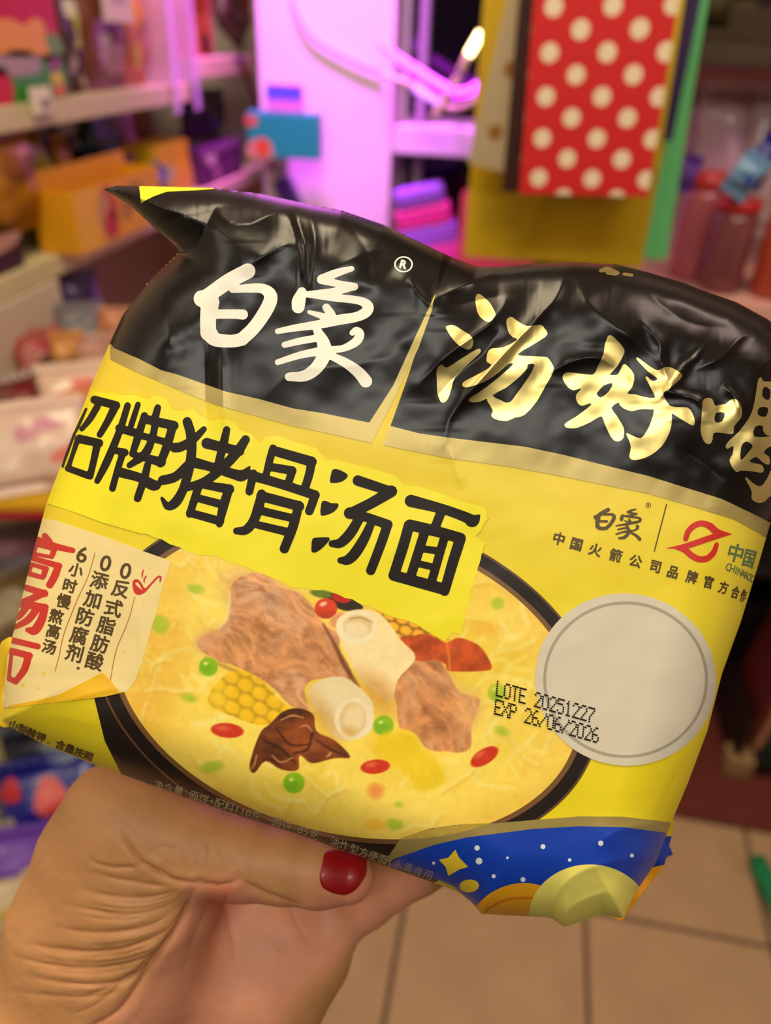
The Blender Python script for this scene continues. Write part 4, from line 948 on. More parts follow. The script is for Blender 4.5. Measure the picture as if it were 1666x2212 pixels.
def flat(name, pts, y, m, parent, t=0.0006, smooth=True):            # a printed patch: outline in local x-z just in front of local plane y
    P_ = catmull(pts, 4, True) if smooth else np.array(pts, float)
    bm = bmesh.new(); A = [bm.verts.new((p[0], y - t, p[1])) for p in P_]; B = [bm.verts.new((p[0], y + t * 0.2, p[1])) for p in P_]
    bm.faces.new(A); n = len(A)
    for k in range(n): bm.faces.new((A[k], B[k], B[(k + 1) % n], A[(k + 1) % n]))
    bmesh.ops.recalc_face_normals(bm, faces=bm.faces)
    me = bpy.data.meshes.new(name); bm.to_mesh(me); bm.free()
    return link(name, me, m, parent)
def ellp(cx, cz, a, b, n=10, ph=0.0): return [(cx + a * math.cos(ph + k * 2 * math.pi / n), cz + b * math.sin(ph + k * 2 * math.pi / n)) for k in range(n)]
def rect(x0, z0, x1, z1): return [(x0, z0), (x1, z0), (x1, z1), (x0, z1)]
def carton(name, label, cat, loc, w, d, h, rz, rgb, prints=(), flap=None, group=None, rough=0.5, ry=0.0, rx=0.0):
    """printed carton; local -y is its face, origin at the middle of its base"""
    r = empty(name, loc, rz); r.rotation_euler = (rx, ry, rz); tag(r, label, cat, group)
    box('body', (-w / 2, w / 2, -d / 2, d / 2, 0, h), cmat(rgb, rough), r, min(0.002, d * 0.1))
    box('lid_flap', (-w / 2 + 0.001, w / 2 - 0.001, -d / 2 + 0.001, d / 2 - 0.001, h, h + 0.0016), cmat(tuple(int(c * 0.9) for c in rgb), rough), r, 0.0005)
    for p in prints:
        kind, args, c = p[0], p[1], p[2]
        pts = ellp(*args) if kind == 'e' else rect(*args) if kind == 'r' else args
        flat(p[3] if len(p) > 3 else 'printed_patch', pts, -d / 2, cmat(c), r, 0.0006 if len(p) < 5 else 0.0012, kind != 'r')
    return r
def tray(name, label, cat, loc, w, d, h, rz, rgb, prints=(), group=None, slope=0.6):
    """open display box with a cut-down front; origin at the middle of the base, face to local -y"""
    r = empty(name, loc, rz); tag(r, label, cat, group); m = cmat(rgb, 0.55); t = 0.003
    box('base', (-w / 2, w / 2, -d / 2, d / 2, 0, t), m, r)
    box('front_panel', (-w / 2, w / 2, -d / 2, -d / 2 + t, t, h), m, r, 0.0008)
    box('back_panel', (-w / 2, w / 2, d / 2 - t, d / 2, t, h * 1.25), m, r, 0.0008)
    for s in (-1, 1):
        box('side_panel', (s * w / 2 - (t if s > 0 else 0), s * w / 2 + (0 if s > 0 else t), -d / 2 + t, d / 2 - t, t, h), m, r, 0.0008)
    for p in prints:
        kind, args, c = p[:3]; pts = ellp(*args) if kind == 'e' else rect(*args) if kind == 'r' else args
        flat('printed_patch', pts, -d / 2, cmat(c), r, 0.0006 if len(p) < 4 else 0.0012, kind != 'r')
    return r
def pillow_bag(name, label, cat, loc, w, h, t, rot, rgb, prints=(), group=None, rough=0.35, seed=0, alpha=None):
    """crimped sweet bag, centre at loc; face to local -y; prints follow its bulge"""
    r = empty(name, loc); r.rotation_euler = rot; tag(r, label, cat, group)
    rs = np.random.RandomState(seed + 5); T = rs.rand(8) * 6.28
    def bulge(u, v):                                                  # u, v in -1..1
        e = np.clip(1 - np.abs(u) ** 2.6, 0, 1) ** 0.5 * np.clip(1 - np.abs(v) ** 2.2, 0, 1) ** 0.6
        return t / 2 * e * (1 + 0.16 * np.sin(5 * u + T[0] + 2 * v) + 0.12 * np.sin(7 * v + T[1] - 3 * u) + 0.07 * np.sin(11 * u * v + T[2]))
    n = 14; g = np.linspace(-1, 1, n); bm = bmesh.new(); side = []
    for s in (-1, 1):
        q = []
        for v in g:
            q.append([bm.verts.new((w / 2 * u * (1 - 0.04 * (1 - v * v)), s * (bulge(u, v) + 0.0004), h / 2 * v * (1 - 0.03 * (1 - u * u)))) for u in g])
        side.append(q)
        for a in range(n - 1):
            for b in range(n - 1):
                f = (q[a][b], q[a][b + 1], q[a + 1][b + 1], q[a + 1][b]); bm.faces.new(f if s < 0 else f[::-1])
    bmesh.ops.remove_doubles(bm, verts=bm.verts, dist=0.0009)
    me = bpy.data.meshes.new('body'); bm.to_mesh(me); bm.free()
    for p in me.polygons: p.use_smooth = True
    if alpha is None: mb = cmat(rgb, rough, coat=0.3)
    else: mb = mat('clear_film_%d_%d_%d' % rgb, rgb, 0.12, alpha=alpha, spec=0.7)
    link('body', me, mb, r)
    for s in (-1, 1):                                                 # crimped seals
        bm = bmesh.new(); N = 18; z0 = s * h / 2 * 0.985; z1 = s * (h / 2 + 0.012); A = []
        for k in range(N + 1):
            x = w / 2 * 0.97 * (2 * k / N - 1); yy = 0.0009 * (1 if k % 2 else -1)
            A.append([bm.verts.new((x, yy + o_, z)) for z in (z0, z1 + s * (0.0015 if k % 2 else 0)) for o_ in (-0.0004, 0.0004)])
        for p, q in zip(A[:-1], A[1:]):
            bm.faces.new((p[0], q[0], q[2], p[2])); bm.faces.new((p[1], p[3], q[3], q[1])); bm.faces.new((p[2], q[2], q[3], p[3]))
        bmesh.ops.recalc_face_normals(bm, faces=bm.faces)
        me = bpy.data.meshes.new('seal'); bm.to_mesh(me); bm.free(); link('seal', me, mb, r)
    for k, p in enumerate(prints):
        cu, cv, a, b, c = p[:5]; nn = p[5] if len(p) > 5 else 12
        bm = bmesh.new(); rows = []
        for rr_ in (0.0, 0.35, 0.7, 1.0):
            rows.append([])
            for j in range(nn if rr_ else 1):
                ph = j * 2 * math.pi / nn; wob = 1 + 0.12 * math.sin(3 * ph + T[3] + k)
                u = cu + a * rr_ * wob * math.cos(ph); v = cv + b * rr_ * wob * math.sin(ph)
                rows[-1].append(bm.verts.new((w / 2 * u * 0.985, -float(bulge(np.clip(u, -1, 1), np.clip(v, -1, 1))) - 0.0012 - 0.0003 * k, h / 2 * v * 0.985)))
        for j in range(nn):
            bm.faces.new((rows[0][0], rows[1][j], rows[1][(j + 1) % nn]))
            for A, B in zip(rows[1:-1], rows[2:]): bm.faces.new((A[j], B[j], B[(j + 1) % nn], A[(j + 1) % nn]))
        bmesh.ops.recalc_face_normals(bm, faces=bm.faces)
        me = bpy.data.meshes.new('printed_patch'); bm.to_mesh(me); bm.free()
        for f in me.polygons: f.use_smooth = True
        link('printed_patch', me, cmat(c, 0.4), r)
    return r

# ---------------------------------------------------------------- left: shelving unit
m_board = mat('cream_board', (206, 192, 142), rough=0.5, noise=0.04, nscale=20)
m_white_board = mat('white_board', (206, 188, 160), rough=0.55, noise=0.03, nscale=12)
unit = empty('shelving_unit', (-1.0, 1.5, 0)); tag(unit, 'cream shelving unit full of sweets along the left wall', 'shelving')
def ub(name, b, m=m_board, bev=0.002, label=None):
    o = box(name, (b[0] + 1.0, b[1] + 1.0, b[2] - 1.5, b[3] - 1.5, b[4], b[5]), m, unit, bev)
    if label: o['label'] = label
    return o
ub('shelf_board', (-1.20, -0.80, 0.70, 1.86, 1.248, 1.284)); ub('shelf_board', (-1.20, -0.80, 1.89, 2.32, 1.290, 1.330))
ub('shelf_board', (-1.20, -0.80, 0.70, 2.50, 1.018, 1.052)); ub('shelf_board', (-1.20, -0.80, 0.70, 1.90, 0.600, 0.630)); ub('shelf_board', (-1.20, -0.62, 0.40, 1.90, 0.14, 0.17))
ub('fascia_panel', (-0.815, -0.795, 0.70, 1.215, 0.862, 1.016), m_white_board); ub('back_panel', (-1.21, -1.19, 0.60, 2.45, 0.0, 1.016), m_white_board)
ub('back_panel', (-1.21, -1.19, 0.60, 1.80, 1.053, 2.0), m_white_board)
ub('side_panel', (-1.19, -0.83, 2.44, 2.46, 0.0, 1.016), m_white_board); ub('upright', (-1.19, -1.15, 1.872, 1.884, 0.18, 2.0), m_white_board)
ub('slanted_shelf', (-0.86, -0.50, 0.86, 1.62, 0.790, 0.815), m_board)
PIH = math.pi / 2
# the +y running aisle: things on the left shelves face the aisle (+x), so their local -y turns by +90 degrees
def leftloc(px0, px1, pyb, x=-0.80):
    a = onx(px0, pyb, x); b = onx(px1, pyb, x); return a[1], b[1]
S1, S2 = 1.285, 1.053
carton('candy_carton', 'red and green candy carton with yellow lettering blob and coloured squares, first on top shelf', 'carton', (-0.85, 1.265, S1), 0.19, 0.09, 0.20, PIH, (196, 28, 20),
 [('r', (-0.095, 0.0, 0.095, 0.062), (44, 138, 24)), ('p', [(0.03, 0.055), (0.095, 0.055), (0.095, 0.085), (0.06, 0.092), (0.04, 0.075)], (96, 146, 40)), ('p', [(-0.095, 0.066), (0.045, 0.062), (0.05, 0.08), (0.055, 0.104), (0.03, 0.112), (0.0, 0.102), (-0.04, 0.110), (-0.095, 0.100)], (232, 152, 16), 'lettering_band', 1),
  ('p', [(-0.085, 0.038), (0.015, 0.038), (0.02, 0.062), (-0.03, 0.07), (-0.085, 0.06)], (166, 144, 138), 'lettering_band', 1), ('p', [(0.05, 0.040), (0.08, 0.044), (0.082, 0.058), (0.052, 0.054)], (140, 70, 110), 'printed_patch', 1), ('r', (0.05, 0.02, 0.083, 0.037), (214, 190, 10), 'printed_patch', 1), ('r', (0.05, 0.003, 0.085, 0.018), (222, 110, 20), 'printed_patch', 1),
  ('p', ellp(-0.085, 0.022, 0.026, 0.028), (206, 40, 30), 'printed_ring', 1)])
o = carton('price_tag', 'small white price tag clipped to the top shelf edge', 'price tag', (-0.792, 1.255, 1.268), 0.055, 0.004, 0.036, PIH, (232, 222, 186), [('r', (-0.004, 0.008, 0.018, 0.02), (120, 112, 108), 'price_print', 1)])
pillow_bag('snack_bag', 'narrow dark snack bag with white and lime spots beside the red carton', 'snack bag', (-0.84, 1.415, S1 + 0.10), 0.075, 0.185, 0.04, (0, 0, PIH), (66, 40, 20), [(0.0, 0.25, 0.4, 0.16, (210, 200, 180)), (0.4, -0.1, 0.35, 0.3, (190, 196, 60)), (-0.2, -0.6, 0.4, 0.22, (176, 168, 120)), (-0.1, -0.2, 0.3, 0.16, (30, 10, 8))], seed=1)
pillow_bag('snack_bag', 'brown packet with a lilac stripe under the hanging white card', 'snack bag', (-0.85, 1.56, S1 + 0.10), 0.155, 0.185, 0.05, (0, 0, PIH), (120, 62, 44), [(0.35, 0.2, 0.18, 0.6, (128, 100, 130)), (0.1, -0.6, 0.7, 0.3, (176, 140, 124)), (-0.3, -0.3, 0.2, 0.2, (190, 170, 160))], seed=2)
cd_ = carton('hanging_card', 'white price card hanging over the brown packet', 'price card', (-0.79, 1.545, 1.395), 0.11, 0.003, 0.12, PIH, (224, 204, 176), [('r', (-0.02, 0.03, 0.03, 0.04), (176, 160, 140), 'price_print', 1)])
pillow_bag('snack_bag', 'orange and pink packet with a lime foot behind the first divider', 'snack bag', (-0.85, 1.697, S1 + 0.098), 0.108, 0.17, 0.045, (0, 0, PIH), (206, 120, 70), [(-0.1, 0.3, 0.5, 0.3, (224, 150, 40)), (-0.2, -0.55, 0.3, 0.35, (190, 190, 20)), (0.5, -0.1, 0.25, 0.4, (196, 110, 120))], seed=3)
pillow_bag('snack_bag', 'plain red packet standing between the clear dividers', 'snack bag', (-0.86, 1.81, S1 + 0.085), 0.085, 0.16, 0.045, (0, 0, PIH), (178, 44, 26), [(-0.5, 0.1, 0.3, 0.6, (206, 100, 40))], seed=4)
m_acr = mat('clear_acrylic', (236, 200, 240), 0.08, alpha=0.45, spec=0.8)
for y_, lab in [(1.762, 'clear acrylic divider left of the red packet'), (1.872, 'clear acrylic divider right of the red packet')]:
    dv = empty('shelf_divider', (-0.80, y_, 1.25)); tag(dv, lab, 'divider', None)
    box('panel', (-0.13, 0.008, -0.0025, 0.0025, 0.0345, 0.235), m_acr, dv, 0.0006); box('front_lip', (0.0085, 0.012, -0.014, 0.014, -0.02, 0.235), m_acr, dv, 0.0008)
carton('biscuit_carton', 'orange brown carton with a dark window on the far top shelf', 'carton', (-0.87, 2.02, 1.331), 0.15, 0.08, 0.15, PIH, (176, 92, 40), [('r', (0.0, 0.004, 0.06, 0.045), (66, 22, 18)), ('r', (-0.06, 0.02, -0.03, 0.06), (196, 160, 30)), ('r', (-0.075, 0.09, 0.075, 0.15), (150, 58, 16)), ('r', (0.05, 0.02, 0.075, 0.15), (196, 110, 90), 'printed_patch', 1)])
pillow_bag('sweet_bag', 'dark brown and red bag slumped at the far end of the top shelf', 'sweet bag', (-0.86, 2.27, 1.331 + 0.11), 0.22, 0.19, 0.09, (0, 0.35, PIH), (84, 60, 44), [(0.2, 0.2, 0.5, 0.5, (150, 24, 24)), (-0.5, -0.2, 0.35, 0.5, (96, 72, 54)), (0.6, 0.6, 0.25, 0.2, (150, 110, 96))], seed=6)
# second shelf
pillow_bag('snack_bag', 'amber snack bag with brown prints under the price tag', 'snack bag', (-0.865, 1.185, S2 + 0.096), 0.15, 0.162, 0.06, (0, 0, PIH), (168, 106, 16), [(-0.2, 0.4, 0.5, 0.35, (126, 66, 24)), (0.5, 0.35, 0.3, 0.3, (120, 70, 26)), (-0.1, -0.6, 0.8, 0.25, (160, 96, 6))], seed=7)
pillow_bag('snack_bag', 'olive yellow snack bag beside the amber one', 'snack bag', (-0.868, 1.31, S2 + 0.096), 0.075, 0.162, 0.05, (0, 0, PIH), (150, 128, 30), [(0.1, 0.1, 0.5, 0.5, (156, 140, 24))], seed=8)
tray('open_carton', 'open dark brown cardboard carton on the second shelf', 'carton', (-0.898, 1.50, S2), 0.24, 0.13, 0.115, PIH, (92, 52, 24), [('e', (0.03, 0.05, 0.05, 0.03), (100, 58, 28))])
pillow_bag('sweet_bag', 'small amber bag standing in the dark carton', 'sweet bag', (-0.885, 1.43, S2 + 0.095), 0.055, 0.11, 0.03, (0, 0.05, PIH), (190, 122, 14), [(0, -0.2, 0.5, 0.4, (206, 140, 20))], seed=9)
pillow_bag('sweet_bag', 'dark teal bag leaning out of the brown carton', 'sweet bag', (-0.90, 1.53, S2 + 0.128), 0.14, 0.10, 0.06, (0, 0.3, PIH), (10, 56, 66), [(-0.1, 0.0, 0.5, 0.5, (2, 18, 30)), (0.5, -0.1, 0.3, 0.5, (12, 66, 50))], seed=10)
pillow_bag('wrapped_sweet', 'bright blue wrapped sweet fallen beside the yellow carton', 'wrapped sweet', (-0.815, 1.645, S2 + 0.045), 0.065, 0.06, 0.03, (0.2, 0.5, PIH), (12, 96, 150), [(-0.3, 0.5, 0.4, 0.3, (110, 110, 180))], seed=11)
carton('biscuit_carton', 'yellow carton with a pale lower half on the second shelf', 'carton', (-0.86, 1.78, S2), 0.17, 0.08, 0.115, PIH, (214, 168, 16), [('p', [(-0.085, 0.0), (0.085, 0.0), (0.085, 0.07), (0.05, 0.05), (-0.02, 0.02), (-0.085, 0.03)], (210, 160, 60)), ('e', (-0.03, 0.055, 0.04, 0.02), (200, 180, 120)), ('e', (-0.05, 0.015, 0.03, 0.012), (150, 80, 30), 'printed_patch', 1)])
for k, (y_, c, lab) in enumerate([(1.86, (150, 116, 112), 'pale mauve packet behind the yellow carton'), (1.97, (158, 104, 76), 'tan packet behind the purple box')]):
    pillow_bag('snack_bag', lab, 'snack bag', (-0.98, y_, S2 + 0.097), 0.09, 0.15, 0.04, (0, 0, PIH), c, [(0, 0.2, 0.5, 0.4, (176, 140, 130))], seed=12 + k)
carton('lidded_box', 'purple box with a white sticker and mauve lid rim', 'box', (-0.86, 2.06, S2), 0.28, 0.10, 0.085, PIH, (86, 34, 80), [('r', (-0.14, 0.07, 0.14, 0.085), (140, 90, 130)), ('e', (-0.085, 0.062, 0.03, 0.016), (206, 184, 168)), ('e', (-0.05, 0.025, 0.025, 0.022), (160, 104, 120)), ('r', (0.0, 0.012, 0.12, 0.05), (104, 56, 90))])
pillow_bag('sweet_bag', 'almost black navy bag lying on the purple box', 'sweet bag', (-0.86, 2.07, S2 + 0.150), 0.26, 0.09, 0.06, (0.15, 0.05, PIH), (26, 8, 38), [(-0.5, -0.2, 0.4, 0.4, (6, 8, 44)), (0.2, -0.5, 0.4, 0.3, (40, 20, 90))], seed=15)
tray('display_tray', 'yellow display tray with a red fruit emblem at the shelf edge', 'display tray', (-0.7925, 1.40, 1.0535), 0.33, 0.075, 0.10, PIH, (228, 158, 8),
 [('r', (-0.165, 0.0, -0.09, 0.10), (236, 176, 4)), ('e', (-0.055, 0.052, 0.036, 0.044), (196, 140, 84)), ('e', (-0.05, 0.030, 0.026, 0.024), (186, 40, 16), 1), ('e', (-0.035, 0.058, 0.012, 0.02), (190, 36, 22), 1), ('e', (-0.05, 0.086, 0.012, 0.01), (190, 40, 30), 1),
  ('p', [(0.0, 0.03), (0.018, 0.03), (0.014, 0.07), (0.002, 0.075)], (140, 92, 20), 1), ('p', [(0.03, 0.04), (0.045, 0.045), (0.05, 0.085), (0.034, 0.08)], (150, 100, 24), 1), ('p', [(0.06, 0.05), (0.08, 0.055), (0.078, 0.08), (0.064, 0.085)], (150, 100, 24), 1)])
carton('chocolate_box', 'dark plum box with a pink lid at the near end of the second shelf', 'box', (-0.845, 1.08, S2), 0.15, 0.07, 0.055, PIH, (60, 18, 30), [('p', [(-0.07, 0.03), (0.05, 0.035), (0.07, 0.055), (-0.07, 0.055)], (190, 140, 120)), ('e', (-0.03, 0.035, 0.03, 0.014), (90, 10, 14), 'printed_patch', 1)])
pillow_bag('snack_bag', 'violet and navy bag hanging past the white fascia', 'snack bag', (-0.81, 1.285, 0.935), 0.085, 0.125, 0.035, (0, 0.06, PIH - 0.5), (66, 52, 92), [(0.1, -0.15, 0.5, 0.3, (52, 44, 120)), (0.3, -0.7, 0.5, 0.25, (186, 150, 120)), (0.75, 0.2, 0.2, 0.7, (120, 70, 170))], seed=17)
# the slanted shelf: a jumble of packets
jum = [ # px, py, z, w, h, t, tilt x, turn z, colour, prints, label
 (140, 725, 0.93, 0.10, 0.09, 0.04, -0.9, 0.5, (104, 100, 104), [(0, 0, 0.6, 0.5, (112, 108, 112))], 'grey blue packet at the back of the jumble'),
 (205, 730, 0.93, 0.08, 0.07, 0.04, -0.8, 0.2, (176, 112, 76), [(0, 0.2, 0.5, 0.4, (190, 126, 86))], 'tan packet right at the black packet edge'),
 (50, 785, 0.91, 0.12, 0.09, 0.045, -0.9, 0.9, (150, 66, 52), [(0, 0, 0.6, 0.4, (166, 62, 60))], 'brick red packet below the white fascia'),
 (112, 782, 0.925, 0.06, 0.06, 0.035, -0.7, 0.4, (182, 122, 56), [(0, 0, 0.5, 0.5, (196, 136, 66))], 'round amber packet on the jumble'),
 (110, 822, 0.90, 0.10, 0.06, 0.03, -1.0, 0.7, (70, 38, 26), [], 'dark brown packet under the amber one'),
 (175, 800, 0.91, 0.12, 0.10, 0.05, -0.9, 0.3, (158, 112, 96), [(-0.2, 0.2, 0.6, 0.5, (170, 124, 108)), (0.5, -0.5, 0.3, 0.3, (190, 136, 104))], 'dusty pink packet in the middle of the jumble'),
 (25, 900, 0.87, 0.15, 0.12, 0.05, -0.8, 1.0, (92, 18, 12), [(0, 0.2, 0.5, 0.4, (110, 24, 18))], 'dark red packet left of the white ones'),
 (130, 885, 0.885, 0.15, 0.12, 0.04, -0.8, 0.55, (212, 180, 156), [(0.0, -0.1, 0.6, 0.4, (196, 106, 52)), (0.1, 0.4, 0.3, 0.2, (208, 106, 90))], 'white packet with an orange print'),
 (55, 975, 0.875, 0.16, 0.13, 0.04, -0.8, 0.6, (214, 184, 166), [(-0.2, 0.2, 0.25, 0.2, (196, 130, 146)), (0.2, 0.4, 0.3, 0.18, (200, 136, 156)), (0.5, -0.5, 0.35, 0.2, (210, 106, 92))], 'white packet with pink flowers, nearest of the pair'),
 (120, 1010, 0.85, 0.12, 0.09, 0.03, -0.8, 0.5, (196, 150, 128), [(-0.2, 0.1, 0.6, 0.3, (214, 100, 84))], 'pale packet with a red print at the yellow edge'),
]
for k, (px, py, z, w_, hh, t, rx, rz, c, pr, lab) in enumerate(jum):
    pillow_bag('sweet_bag', lab, 'sweet bag', onz(px, py, z), w_, hh, t, (rx, 0, rz), c, pr, seed=20 + k)
p0 = onz(40, 1080, 0.815)
carton('candy_carton', 'flat yellow and red carton at the front of the slanted shelf', 'carton', (p0[0], p0[1], 0.8155), 0.22, 0.10, 0.022, 0.25, (222, 170, 10), [('r', (-0.11, 0.0, 0.11, 0.012), (190, 30, 50))])
# lower left: bags on the bottom shelf
low = [(35, 1215, 0.66, 0.13, 0.11, 0.05, -0.9, 0.6, (120, 108, 124), [(0.1, 0.3, 0.5, 0.3, (160, 110, 120))], 'grey lilac bag under the slanted shelf'),
 (20, 1320, 0.655, 0.12, 0.10, 0.04, -0.9, 0.9, (110, 88, 56), [(0, 0, 0.5, 0.5, (124, 110, 70))], 'olive brown bag under the slanted shelf'),
 (35, 1500, 0.24, 0.18, 0.14, 0.06, -0.9, 0.5, (92, 78, 96), [(0, 0, 0.5, 0.5, (120, 100, 110))], 'dull grey bag below the packet corner'),
 (40, 1625, 0.27, 0.17, 0.14, 0.06, -0.8, 0.7, (110, 98, 96), [(-0.2, 0.0, 0.5, 0.5, (176, 160, 110)), (0.5, 0.4, 0.4, 0.3, (170, 36, 40))], 'pale bag with a red corner on the bottom shelf'),
 (150, 1650, 0.30, 0.20, 0.15, 0.07, -0.8, 0.6, (30, 34, 56), [(0, 0.1, 0.5, 0.3, (110, 130, 156)), (0.3, 0.6, 0.4, 0.2, (90, 96, 110))], 'navy bag with a grey blue sheen beside the wrist'),
 (75, 1745, 0.26, 0.22, 0.18, 0.07, -0.75, 0.5, (12, 18, 130), [(0.0, 0.2, 0.3, 0.45, (206, 64, 60)), (-0.7, 0.5, 0.2, 0.3, (196, 50, 60)), (-0.8, -0.3, 0.15, 0.2, (170, 160, 140))], 'royal blue bag with red lettering shapes'),
 (20, 1880, 0.22, 0.20, 0.14, 0.06, -0.8, 0.4, (104, 56, 170), [(-0.2, 0.2, 0.5, 0.4, (120, 76, 180))], 'violet bag in front of the royal blue one'),
 (12, 1960, 0.205, 0.16, 0.11, 0.05, -0.9, 0.4, (206, 186, 150), [(0, -0.2, 0.5, 0.4, (220, 180, 70))], 'cream and yellow bag at the very front of the bottom shelf')]
for k, (px, py, z, w_, hh, t, rx, rz, c, pr, lab) in enumerate(low):
    pillow_bag('sweet_bag', lab, 'sweet bag', onz(px, py, z), w_, hh, t, (rx, 0, rz), c, pr, seed=40 + k)

# ---------------------------------------------------------------- back wall: neon and the hung boxes
m_neon = mat('neon', (240, 160, 255), 0.3, emit=(214, 40, 255), estr=5.0)
m_tube = mat('milky_tube', (226, 190, 176), 0.25, spec=0.6)
Y0 = 1.93
nt_ = empty('neon_tube', (-0.25, Y0, 1.3)); tag(nt_, 'glowing purple neon tube curving across the dark window', 'neon light'); NL = np.array(nt_.location)
w_ = lambda q, y=Y0: [ony(a, b, y) - NL for a, b in q]
tube('lit_tube', w_([(820,90),(850,120),(900,152),(955,186),(985,200),(1015,196),(1045,176)]), 0.0095, m_neon, nt_)
tube('unlit_tube', w_([(822,160),(860,172),(905,190),(950,222),(975,234),(1010,226),(1050,196)]), 0.0075, m_tube, nt_)
tube('lit_end', w_([(896,192),(918,204),(950,224)], Y0 - 0.012), 0.0078, mat('neon_dim', (220, 180, 255), 0.3, emit=(190, 110, 255), estr=1.3), nt_)
tube('clip', [ony(985,215,2.14) - NL, ony(985,212,Y0) - NL], 0.004, m_tube, nt_)
ls = empty('light_stick', (-0.2, 1.86, 1.3)); tag(ls, 'slim light stick with a bright warm tip left of the gift bags', 'light'); NL2 = np.array(ls.location)
tube('lit_tip', [ony(1040,70,1.86) - NL2, ony(1012,118,1.86) - NL2], 0.0082, mat('warm_tip', (255, 230, 180), 0.3, emit=(255, 226, 150), estr=9.0), ls)
tube('stem', [ony(1010,122,1.86) - NL2, ony(985,175,1.865) - NL2, ony(935,258,1.87) - NL2], 0.0085, m_tube, ls)
tube('hanging_wire', [ony(1042,66,1.86) - NL2, ony(1050,20,1.86) - NL2, ony(1052,-200,1.86) - NL2], 0.0012, m_tube, ls)
cb = empty('wall_cable', (-0.55, 2.0, 1.3)); tag(cb, 'thin cable looping across the purple lit wall', 'cable'); CL = np.array(cb.location)
tube('cable', [ony(a, b, 2.01) - CL for a, b in [(628,-40),(640,20),(670,70),(720,105),(790,140),(822,150)]], 0.004, mat('pale_cable', (206, 176, 206), 0.5), cb)
ad = empty('power_adapter', ony(622, 418, 2.0)); ad.rotation_euler = (0, -0.45, 0); tag(ad, 'dark power adapter hanging on the purple wall', 'adapter')
box('housing', (-0.022, 0.022, -0.02, 0.015, -0.045, 0.04), mat('adapter_plastic', (60, 26, 120), 0.4), ad, 0.005)
tube('lead', [np.array([0, 0, 0.04]), np.array([-0.01, 0, 0.075]), np.array([0.0, 0.004, 0.12]), np.array([-0.015, 0.008, 0.18])], 0.0025, mat('adapter_plastic', (60, 26, 120), 0.4), ad)
a0 = ony(560, 336, 1.92); a1 = ony(696, 336, 1.92)
carton('teal_box', 'flat teal box with an orange print in front of the purple wall', 'box', ((a0[0] + a1[0]) / 2 - 0.02, 1.95, a0[2] - 0.004), 0.17, 0.05, 0.095, 0.06, (14, 150, 128), [('p', [(-0.085, 0.0), (-0.03, 0.0), (-0.03, 0.03), (-0.05, 0.042), (-0.085, 0.03)], (190, 140, 110)), ('e', (-0.05, 0.022, 0.018, 0.02), (196, 80, 40), 'printed_patch', 1), ('e', (-0.075, 0.078, 0.016, 0.012), (190, 90, 76))])
b0 = ony(575, 232, 1.95)
carton('wrapped_bar', 'blue topped pink bar standing on the teal box', 'bar', (b0[0] + 0.045, 1.955, a0[2] + 0.0935), 0.085, 0.02, 0.055, 0.05, (206, 120, 170), [('r', (-0.042, 0.026, 0.042, 0.055), (84, 84, 240))])
bk = empty('wall_bracket', (a0[0] + 0.012, 2.0, a0[2] - 0.006)); tag(bk, 'white shelf bracket carrying the teal box', 'bracket')
box('ledge', (-0.03, 0.03, -0.06, 0.02, -0.006, 0.0), m_frame, bk, 0.001)
rs_ = empty('red_stick', (-0.70, 1.9, 1.2)); tag(rs_, 'dark red stick leaning at the end of the shelves', 'stick'); RL = np.array(rs_.location)
tube('shaft', [onx(519, 130, -0.775) - RL, onx(562, 238, -0.765) - RL], 0.0085, mat('dark_red_lacquer', (104, 26, 30), 0.4), rs_); tube('cap', [onx(519, 130, -0.775) - RL, onx(517, 124, -0.775) - RL], 0.0105, mat('dark_cap', (70, 20, 60), 0.4), rs_)
# window sill things
st = empty('striped_bag', (ony(935, 480, 1.96)[0], 1.96, 0.940)); st.rotation_euler = (0, -0.25, 0.1); st.scale = (1.3, 1.0, 1.0); tag(st, 'pink and violet striped bag below the neon tube', 'bag')
for k, c in enumerate([(206, 60, 150), (146, 86, 196), (216, 44, 140), (140, 84, 196)]):
    bm = bmesh.new(); box_bm(bm, -0.062 + 0.004 * k, 0.062 - 0.006 * k, -0.03, 0.03, 0.046 * k - 0.03, 0.046 * k + 0.0158, 0.007 if k < 3 else 0.012); me = bpy.data.meshes.new('stripe'); bm.to_mesh(me); bm.free(); link('stripe', me, cmat(c, 0.5), st)
    st.children[-1]['label'] = ['lower pink band', 'lower violet band', 'upper pink band', 'violet rounded top'][k]
sl = empty('sill_bench', (0.05, 1.95, 0)); tag(sl, 'low pale bench under the window', 'bench')
box('top', (-0.40, 0.46, -0.10, 0.065, 0.86, 0.89), m_frame, sl, 0.003); box('front_panel', (-0.40, 0.46, 0.03, 0.05, 0.0, 0.86), m_frame, sl, 0.001)

